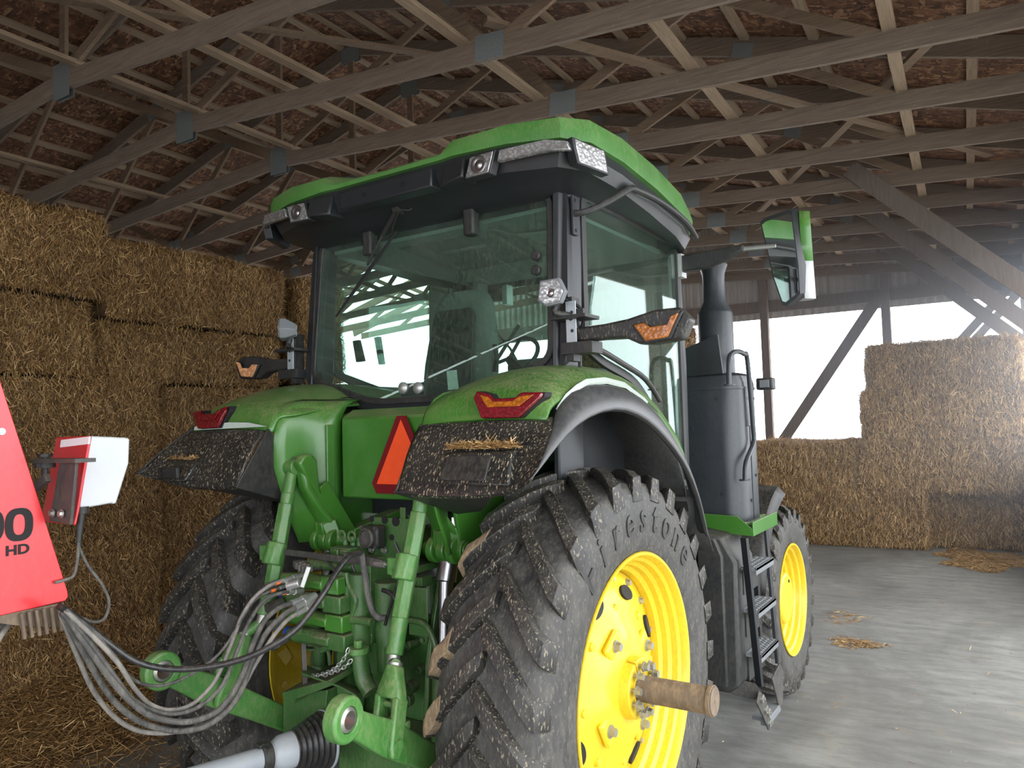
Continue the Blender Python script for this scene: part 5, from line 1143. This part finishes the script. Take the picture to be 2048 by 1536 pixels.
# drawbar / hook carrier
mb = MB(); a = W(668, 1290, 'y', -.62); mb.prism(pl([(672, 1305), (690, 1285), (712, 1280), (720, 1290), (705, 1300), (698, 1320), (700, 1390), (672, 1390)], 'y', -.66), (0, .04, 0)); mb.prism(pl([(745, 1285), (770, 1290), (800, 1330), (810, 1420), (760, 1420), (735, 1320)], 'y', -.60), (0, .03, 0)); part('hitch_frame', mb, M[G], bevel=.008)
mb = MB(); mb.tube(pl([(718, 1305), (722, 1335), (728, 1362), (742, 1385)], 'y', -.72), .034, 16, smooth=4); hk = part('hook_arm', mb, M[G])
p = W(717, 1302, 'y', -.72); mb = MB(); mb.cyl(p-Vector((0, 0, .01)), p+Vector((0, 0, .016)), .044, n=22); mb.cyl(p+Vector((0, 0, .014)), p+Vector((0, 0, .045)), .02, n=6); part('hook_pin', mb, M['green_link'], hk, bevel=.004)
mb = MB(); p2 = W(702, 1305, 'y', -.72); mb.cyl(p2, p, .012, n=12); part('pin_handle', mb, M['silver'], hk)
# chain
ch = MB(); P = spline([W(697, 1297, 'y', -.78), W(690, 1315, 'y', -.79), W(668, 1338, 'y', -.79), W(640, 1350, 'y', -.78), W(615, 1352, 'y', -.76)], 6)
def chain(P, r=.0095):
    L = 0; last = P[0]; k = 0; mb = MB()
    for i in range(1, len(P)):
        d = P[i]-last
        while d.length > r*2.1:
            u_ = d.normalized(); c = last+u_*r*1.05; sd = u_.cross(Vector((0, 0, 1))).normalized(); sd = sd if k % 2 else u_.cross(sd)
            pts = [c+u_*(r*1.45*math.cos(a))+sd*(r*.75*math.sin(a)) for a in [2*PI*j/12 for j in range(12)]]
            mb.tube(pts+[pts[0]], r*.26, 5); last = last+u_*r*2.1; d = P[i]-last; k += 1
    return mb
part('safety_chain', chain(P), M['silver'])
part('safety_chain', chain(spline([W(703, 1320, 'y', -.77), W(688, 1335, 'y', -.78), W(664, 1345, 'y', -.78), W(645, 1352, 'y', -.78)], 5)), M['silver'])
# sheet shelf and PTO shield
mb = MB(); mb.prism([W(603, 1345, 'y', -.78), W(680, 1372, 'y', -.80), W(713, 1390, 'y', -.80), W(722, 1378, 'y', -.68), W(680, 1358, 'y', -.62), W(612, 1330, 'y', -.60)], (0, 0, -.008)); part('shield_shelf', mb, M[G])
mb = MB(); mb.prism(pl([(564, 1385), (660, 1360), (662, 1372), (592, 1398), (588, 1408), (566, 1398)], 'y', -.78), (0, .28, .04)); mb.prism(pl([(566, 1392), (566, 1480), (640, 1500), (655, 1380)], 'y', -.70), (0, .25, 0)); part('pto_shield', mb, M[G], bevel=.003)
mb = MB(); mb.beam(W(610, 1370, 'y', -.72), W(605, 1250, 'y', -.66), .02, .035); part('rear_strut', mb, M['steel_dark'])
mb = MB(); mb.bx(-.12, .30, -.62, -.38, .42, .75); mb.bx(.10, .16, -.95, -.4, .46, .52); part('drawbar_support', mb, M[G], bevel=.01)
# yellow wheel centre of the left wheel as seen from inside is part of the rim; brake line
part('steel_pipe', MB().tube([(-.33, -.45, .9), (-.36, -.50, 1.1), (-.36, -.5, 1.3)], .012, 8, smooth=4), M['steel_dark'])

# ---- implement behind: PTO shaft, red tongue with control box, hoses
ax0 = W(652, 1478, 'y', -.74); ax1 = W(470, 1532, 'y', -1.12); dx = (ax1-ax0).normalized()
PT = thing('drive_shaft', 'grey guarded drive shaft with black ribbed bellows at the tractor', 'drive shaft')
prof = [(0, .115)]
for k in range(7): prof += [(.02+k*.022, .118-.007*k), (.031+k*.022, .104-.007*k)]
prof += [(.18, .062), (.20, .06)]
mb = MB(); mb.lathe(ax0, dx, prof, 36); obj('bellows', mb, M['hose_black'], PT, ang=20)
mb = MB(); mb.lathe(ax0+dx*-.01, dx, [(0, .10), (.012, .121), (.02, .121), (.022, .118)], 36); obj('bellows_rim', mb, M['pto_grey'], PT)
mb = MB(); mb.lathe(ax0+dx*.15, dx, [(0, .072), (.06, .068), (.09, .05), (.12, .05)], 32); obj('guard_cone', mb, M['pto_grey'], PT, ang=30)
mb = MB(); mb.lathe(ax0+dx*.25, dx, [(0, .056), (.04, .056)], 32); mb.box(ax0+dx*.27+Vector((.0, -.02, .055)), (.04, .04, .015)); obj('guard_collar', mb, M['black'], PT, bevel=.004)
mb = MB(); mb.cyl(ax0+dx*.2, ax0+dx*2.2, .043, n=28); obj('shaft_tube', mb, M['pto_grey'], PT)

TX = -.38
IM = thing('implement_tongue', 'bright red implement tongue at the left picture edge with a white control box', 'farm implement')
pp = [W(x, y, 'x', TX) for x, y in ((-6, 742), (0, 758), (60, 943), (136, 1183), (137, 1194), (131, 1202), (0, 1232), (-60, 1246))]
pp += [Vector((TX, -2.6, 1.46)), Vector((TX, -2.6, 2.6)), Vector((TX, -2.05, 2.6))]
mb = MB(); mb.prism(pp, (-.012, 0, 0)); SPn = obj('side_panel', mb, M['red_paint'], IM, bevel=.003)
def text_on(txt, px, py, hpx, nm, squash=1.0):
    """letters laid on the panel: text runs along +y, up is +z"""
    o0 = W(px, py, 'x', TX); h_ = (W(px, py-hpx, 'x', TX)-o0).length; v, f = glyph(txt, h_/.73, .0008, None, .035)
    mb = MB(); mb.add([Vector((TX+.0015+z, o0.y+x*squash, o0.z+y)) for x, y, z in v], f); return obj(nm, mb, M['black_ink'], SPn, flat=True)
def numeral0(px, py, w_, h_, nm):
    # heavy rounded zero like the one on the panel
    c = W(px, py, 'x', TX); a = W(px+w_/2, py, 'x', TX); hh = (W(px, py-h_/2, 'x', TX)-c).length; ww = a.y-c.y
    P = lambda rx, ry: [Vector((TX+.002, c.y+rx*math.copysign(abs(math.cos(t))**.75, math.cos(t)), c.z+ry*math.copysign(abs(math.sin(t))**.8, math.sin(t)))) for t in [2*PI*k/40 for k in range(40)]]
    mb = MB(); A = P(ww, hh); B = P(ww*.42, hh*.62); mb.loft([A, B], caps=False); return obj(nm, mb, M['black_ink'], SPn, flat=True)
numeral0(38, 1049, 56, 66, 'numeral'); numeral0(-20, 1053, 56, 66, 'numeral')
text_on('HD', 10, 1112, 20, 'lettering', 1.12)
mb = MB(); p = W(3, 863, 'x', TX); mb.cyl(p, p+Vector((.004, 0, 0)), .012, n=16); obj('rivet', mb, M['white'], SPn)
mb = MB(); mb.bx(TX-.40, TX-.012, -2.6, -1.95, 1.49, 1.53); mb.bx(TX-.40, TX-.39, -2.6, -1.9, 1.5, 2.5); mb.beam((TX-.3, -2.1, 1.56), (TX-.3, -5.2, 1.56), .22, .2); mb.bx(TX-.37, TX-.23, -3.2, -3.05, 0, 1.5); mb.bx(TX-.45, TX-.15, -3.3, -2.95, 0, .03); obj('tongue_beam', mb, M['red_paint'], IM, bevel=.01)
mb = MB(); mb.prism(pl([(-10, 1232), (128, 1205), (125, 1255), (40, 1252), (-10, 1246)], 'x', TX-.01), (-.02, 0, 0))
for k in range(6):
    a = W(42+k*15, 1226-k*3, 'x', TX+.005); mb.beam(a, a+Vector((0, .012, -.09)), .014, .01)
obj('hose_comb', mb, M['rust'], IM, bevel=.002)
bx0 = -.43
mb = MB(); f_ = [W(x, y, 'x', bx0+.06) for x, y in ((182, 872), (246, 875), (259, 877), (257, 925), (232, 1005), (160, 1018), (158, 1000))]
mb.prism(f_, (-.16, 0, 0)); CB = obj('control_box', mb, M['white_box'], IM, bevel=.006, label='white plastic control box')
mb = MB(); mb.prism([W(x, y, 'x', bx0+.062) for x, y in ((246, 874), (260, 877), (258, 927), (233, 1007), (225, 1008), (246, 925))], (-.165, 0, 0)); obj('box_lid', mb, M['white_box'], CB, bevel=.006)
mb = MB(); mb.prism([W(x, y, 'x', bx0+.07) for x, y in ((178, 872), (184, 872), (160, 1018), (153, 1050), (148, 1050))], (-.24, 0, 0)); obj('back_plate', mb, M['red_paint'], CB, bevel=.003)
mb = MB(); mb.prism([W(x, y, 'y', -1.70) for x, y in ((122, 880), (178, 873), (176, 888), (120, 895))], (0, .006, 0)); obj('top_flange', mb, M['white_box'], CB)
mb = MB(); mb.prism([W(x, y, 'y', -1.70) for x, y in ((118, 925), (152, 920), (140, 1050), (98, 1042))], (0, .012, 0)); BR = obj('dark_bracket', mb, M['steel_dark'], IM, bevel=.003)
mb = MB(); mb.prism([W(x, y, 'y', -1.72) for x, y in ((62, 918), (150, 918), (150, 926), (62, 926))], (0, .07, .0)); mb.beam(W(72, 975, 'y', -1.71), W(95, 955, 'y', -1.70), .02, .03); obj('bracket_arm', mb, M['steel_dark'], BR)
p = W(90, 916, 'y', -1.68); mb = MB(); mb.cyl(p-Vector((0, 0, .07)), p+Vector((0, 0, .015)), .011, n=12); mb.cyl(p-Vector((0, 0, .035)), p-Vector((0, 0, .01)), .035, n=20); mb.cyl(p+Vector((0, 0, .004)), p+Vector((0, 0, .014)), .024, n=6); obj('rubber_mount', mb, M['black'], BR)
mb = MB()
for px, py in ((106, 1026), (124, 1027)): mb.hexbolt(W(px, py, 'y', -1.706), (0, -1, 0), .011, .012)
obj('bolt', mb, M['zinc'], BR)
mb = MB(); a = W(163, 1020, 'x', TX); b_ = W(157, 1092, 'x', TX); mb.cyl(a, b_, .015, .008, n=12); mb.cyl(a+Vector((0, 0, .012)), a-Vector((0, 0, .012)), .024, n=12); obj('cable_plug', mb, M['black'], IM)
for nm, pts in (('signal_cable', [(158, 1085), (155, 1120), (148, 1150), (130, 1160), (110, 1165)]), ('signal_cable', [(157, 1090), (175, 1130), (205, 1170), (218, 1205), (210, 1235), (190, 1244), (160, 1235), (140, 1222)])):
    obj(nm, MB().tube([W(x, y, 'x', TX+.01) for x, y in pts], .0055, 8, smooth=6), M['hose'], IM)

def hose(pts, r, m, label, ys=(-1.72, -.86), mid=-1.35, fit=None, tagc=None, name='hydraulic_hose'):
    n = len(pts); P = []
    for i, (x, y) in enumerate(pts):
        t = i/(n-1); yy = ys[0]+(ys[1]-ys[0])*t**1.0
        P.append(W(x, y, 'y', yy))
    r = r*.86
    t_ = thing(name, label, 'hose', 'hoses looping from the red tongue to the tractor') if (fit or tagc) else None
    o = obj('rubber_line' if t_ else name, MB().tube(P, r, 12, smooth=7), M[m], t_)
    if t_ is None: tag(o, label, 'hose', 'hoses looping from the red tongue to the tractor')
    if fit:
        e = P[-1]; d = (P[-1]-P[-2]).normalized(); mb = MB(); mb.cyl(e-d*.02, e+d*.04, r*1.35, n=14); mb.cyl(e+d*.035, e+d*.06, r*1.8, n=6); mb.cyl(e+d*.055, e+d*.11, r*1.5, n=16); obj('hose_fitting', mb, M['silver'], t_)
    if tagc:
        e = P[-2].lerp(P[-1], .2); d = (P[-1]-P[-2]).normalized(); mb = MB(); mb.cyl(e, e+d*.022, r*1.2, n=12); obj('orange_band', mb, M['orange'], t_)
hose([(118, 1212), (160, 1240), (215, 1285), (270, 1322), (330, 1337), (400, 1336), (480, 1320), (550, 1288), (600, 1250), (645, 1190), (672, 1145), (700, 1112), (720, 1106)], .0135, 'hose_black', 'thick black ribbed conduit arching over the other hoses', (-1.74, -.80), name='cable_conduit')
# ribs on the conduit
hose([(722, 1106), (730, 1150), (738, 1200), (752, 1232), (772, 1236)], .016, 'hose', 'grey ribbed hose hanging beside the green pump block', (-.78, -.70))
hose([(122, 1228), (150, 1300), (185, 1378), (225, 1430), (268, 1458), (312, 1466), (360, 1462), (420, 1445), (470, 1400), (510, 1330), (545, 1275), (575, 1240), (600, 1225)], .0105, 'hose_pale', 'palest grey hose hanging lowest and widest', fit=1)
hose([(124, 1225), (165, 1300), (215, 1385), (262, 1432), (310, 1454), (365, 1462), (425, 1445), (475, 1395), (505, 1320), (535, 1262), (570, 1228), (596, 1212)], .013, 'hose', 'dusty grey hose, second from the bottom of the bundle', fit=1)
hose([(126, 1222), (180, 1300), (235, 1375), (285, 1422), (330, 1440), (385, 1442), (440, 1418), (480, 1360), (505, 1290), (530, 1240), (560, 1215), (590, 1205)], .013, 'hose', 'thick grey hose in the middle of the bundle', fit=1)
hose([(128, 1221), (178, 1280), (225, 1345), (262, 1395), (305, 1420), (350, 1428), (400, 1412), (445, 1370), (475, 1300), (500, 1240), (530, 1200), (562, 1186), (580, 1184)], .0095, 'hose', 'grey hose with an orange band at its upper fitting', fit=1, tagc=1)
hose([(130, 1220), (185, 1272), (235, 1325), (268, 1375), (300, 1408), (340, 1420), (385, 1408), (430, 1362), (462, 1290), (485, 1230), (512, 1192), (545, 1168), (572, 1160)], .0095, 'hose_pale', 'hose with reddish lettering ending at the topmost silver coupler', fit=1, tagc=1)
hose([(132, 1219), (180, 1258), (228, 1310), (262, 1355), (300, 1371), (345, 1366), (400, 1338), (445, 1300), (480, 1245), (505, 1205), (535, 1185), (566, 1174)], .007, 'hose', 'thin grey hose rising above the bundle', fit=1, tagc=1)
hose([(-10, 1290), (8, 1262), (25, 1240), (45, 1232)], .012, 'hose_pale', 'short pale hose end at the far left under the red panel', (-1.85, -1.75))
hose([(-10, 1262), (8, 1246), (22, 1236), (40, 1230)], .010, 'hose', 'short darker hose end at the far left under the red panel', (-1.86, -1.76))

# chaff lying on the fenders
def chaff(name, n, fx, label, seed): 
    o = litter(name, n, fx, label, .028, .0028, .1, heap=1, seed=seed); o.rotation_euler = (0, 0, 0); return o
chaff('chaff', 1500, lambda r_, n: np.stack([r_.uniform(.72, 1.01, n), r_.uniform(-.86, -.80, n), 1.985+.018*r_.random(n)], 1), 'ridge of chaff lying on the box of the right fender', 31)
chaff('chaff', 300, lambda r_, n: np.stack([-r_.uniform(.83, 1.03, n), r_.uniform(-.85, -.80, n), 1.945+.01*r_.random(n)], 1), 'thin chaff lying on the box of the left fender', 32)
# ------------------------------------------------------------------ camera, world, light
cd = bpy.data.cameras.new('camera'); cam = bpy.data.objects.new('camera', cd); COL.objects.link(cam)
cd.sensor_fit = 'HORIZONTAL'; cd.sensor_width = 36; cd.lens = 36*FPX/2048; cd.clip_start = .05; cd.clip_end = 300
mt = Matrix(((RV[0], UV[0], -_f[0]), (RV[1], UV[1], -_f[1]), (RV[2], UV[2], -_f[2]))).to_4x4(); mt.translation = Vector(CAM)
cam.matrix_world = mt; bpy.context.scene.camera = cam
w = bpy.data.worlds.new('overcast'); bpy.context.scene.world = w; w.use_nodes = True; nt = w.node_tree
bg = nt.nodes['Background']; tc = nt.nodes.new('ShaderNodeTexCoord'); sx = nt.nodes.new('ShaderNodeSeparateXYZ')
nt.links.new(tc.outputs['Generated'], sx.inputs[0])
nt.links.new(ramp(nt, sx.outputs['Z'], [(0, (.86,.91,1.0)), (.5, (.97,.985,1.0))]), bg.inputs['Color']); bg.inputs['Strength'].default_value = 4.2
sc = bpy.context.scene
# bluish scattering volume added in the right-hand bay, densest by the open side
hz = barn(obj('haze', MB().bx(-1.5, 3.3, 3.6, 12.3, .05, 4.55), M['siding'], flat=True)); tag(hz, 'bluish haze hanging in the right side of the barn', 'haze', None, 'stuff')
m, nt2, b = newmat('haze_volume'); nt2.nodes.remove(b); vs = nt2.nodes.new('ShaderNodeVolumeScatter'); vs.inputs['Color'].default_value = (.82, .90, 1, 1); vs.inputs['Anisotropy'].default_value = .35
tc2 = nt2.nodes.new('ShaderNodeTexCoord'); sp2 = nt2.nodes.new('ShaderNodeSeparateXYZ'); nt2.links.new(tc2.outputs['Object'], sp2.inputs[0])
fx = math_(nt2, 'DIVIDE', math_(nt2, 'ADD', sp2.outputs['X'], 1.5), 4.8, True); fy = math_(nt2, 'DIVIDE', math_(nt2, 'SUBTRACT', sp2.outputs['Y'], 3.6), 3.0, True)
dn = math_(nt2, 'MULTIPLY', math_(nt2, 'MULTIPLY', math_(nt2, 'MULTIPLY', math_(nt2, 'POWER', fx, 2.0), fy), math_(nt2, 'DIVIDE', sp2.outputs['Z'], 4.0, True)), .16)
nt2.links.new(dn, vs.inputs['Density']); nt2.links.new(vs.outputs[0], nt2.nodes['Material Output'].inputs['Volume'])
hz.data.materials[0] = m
sc.view_settings.view_transform = 'Standard'; sc.view_settings.look = 'None'; sc.view_settings.gamma = 1; sc.view_settings.use_curve_mapping = False
sc.view_settings.exposure = .52
sc.cycles.use_denoising = True; sc.cycles.use_adaptive_sampling = True; sc.cycles.adaptive_threshold = .02; sc.cycles.max_bounces = 8; sc.cycles.diffuse_bounces = 5; sc.cycles.transparent_max_bounces = 16; sc.cycles.sample_clamp_indirect = 8
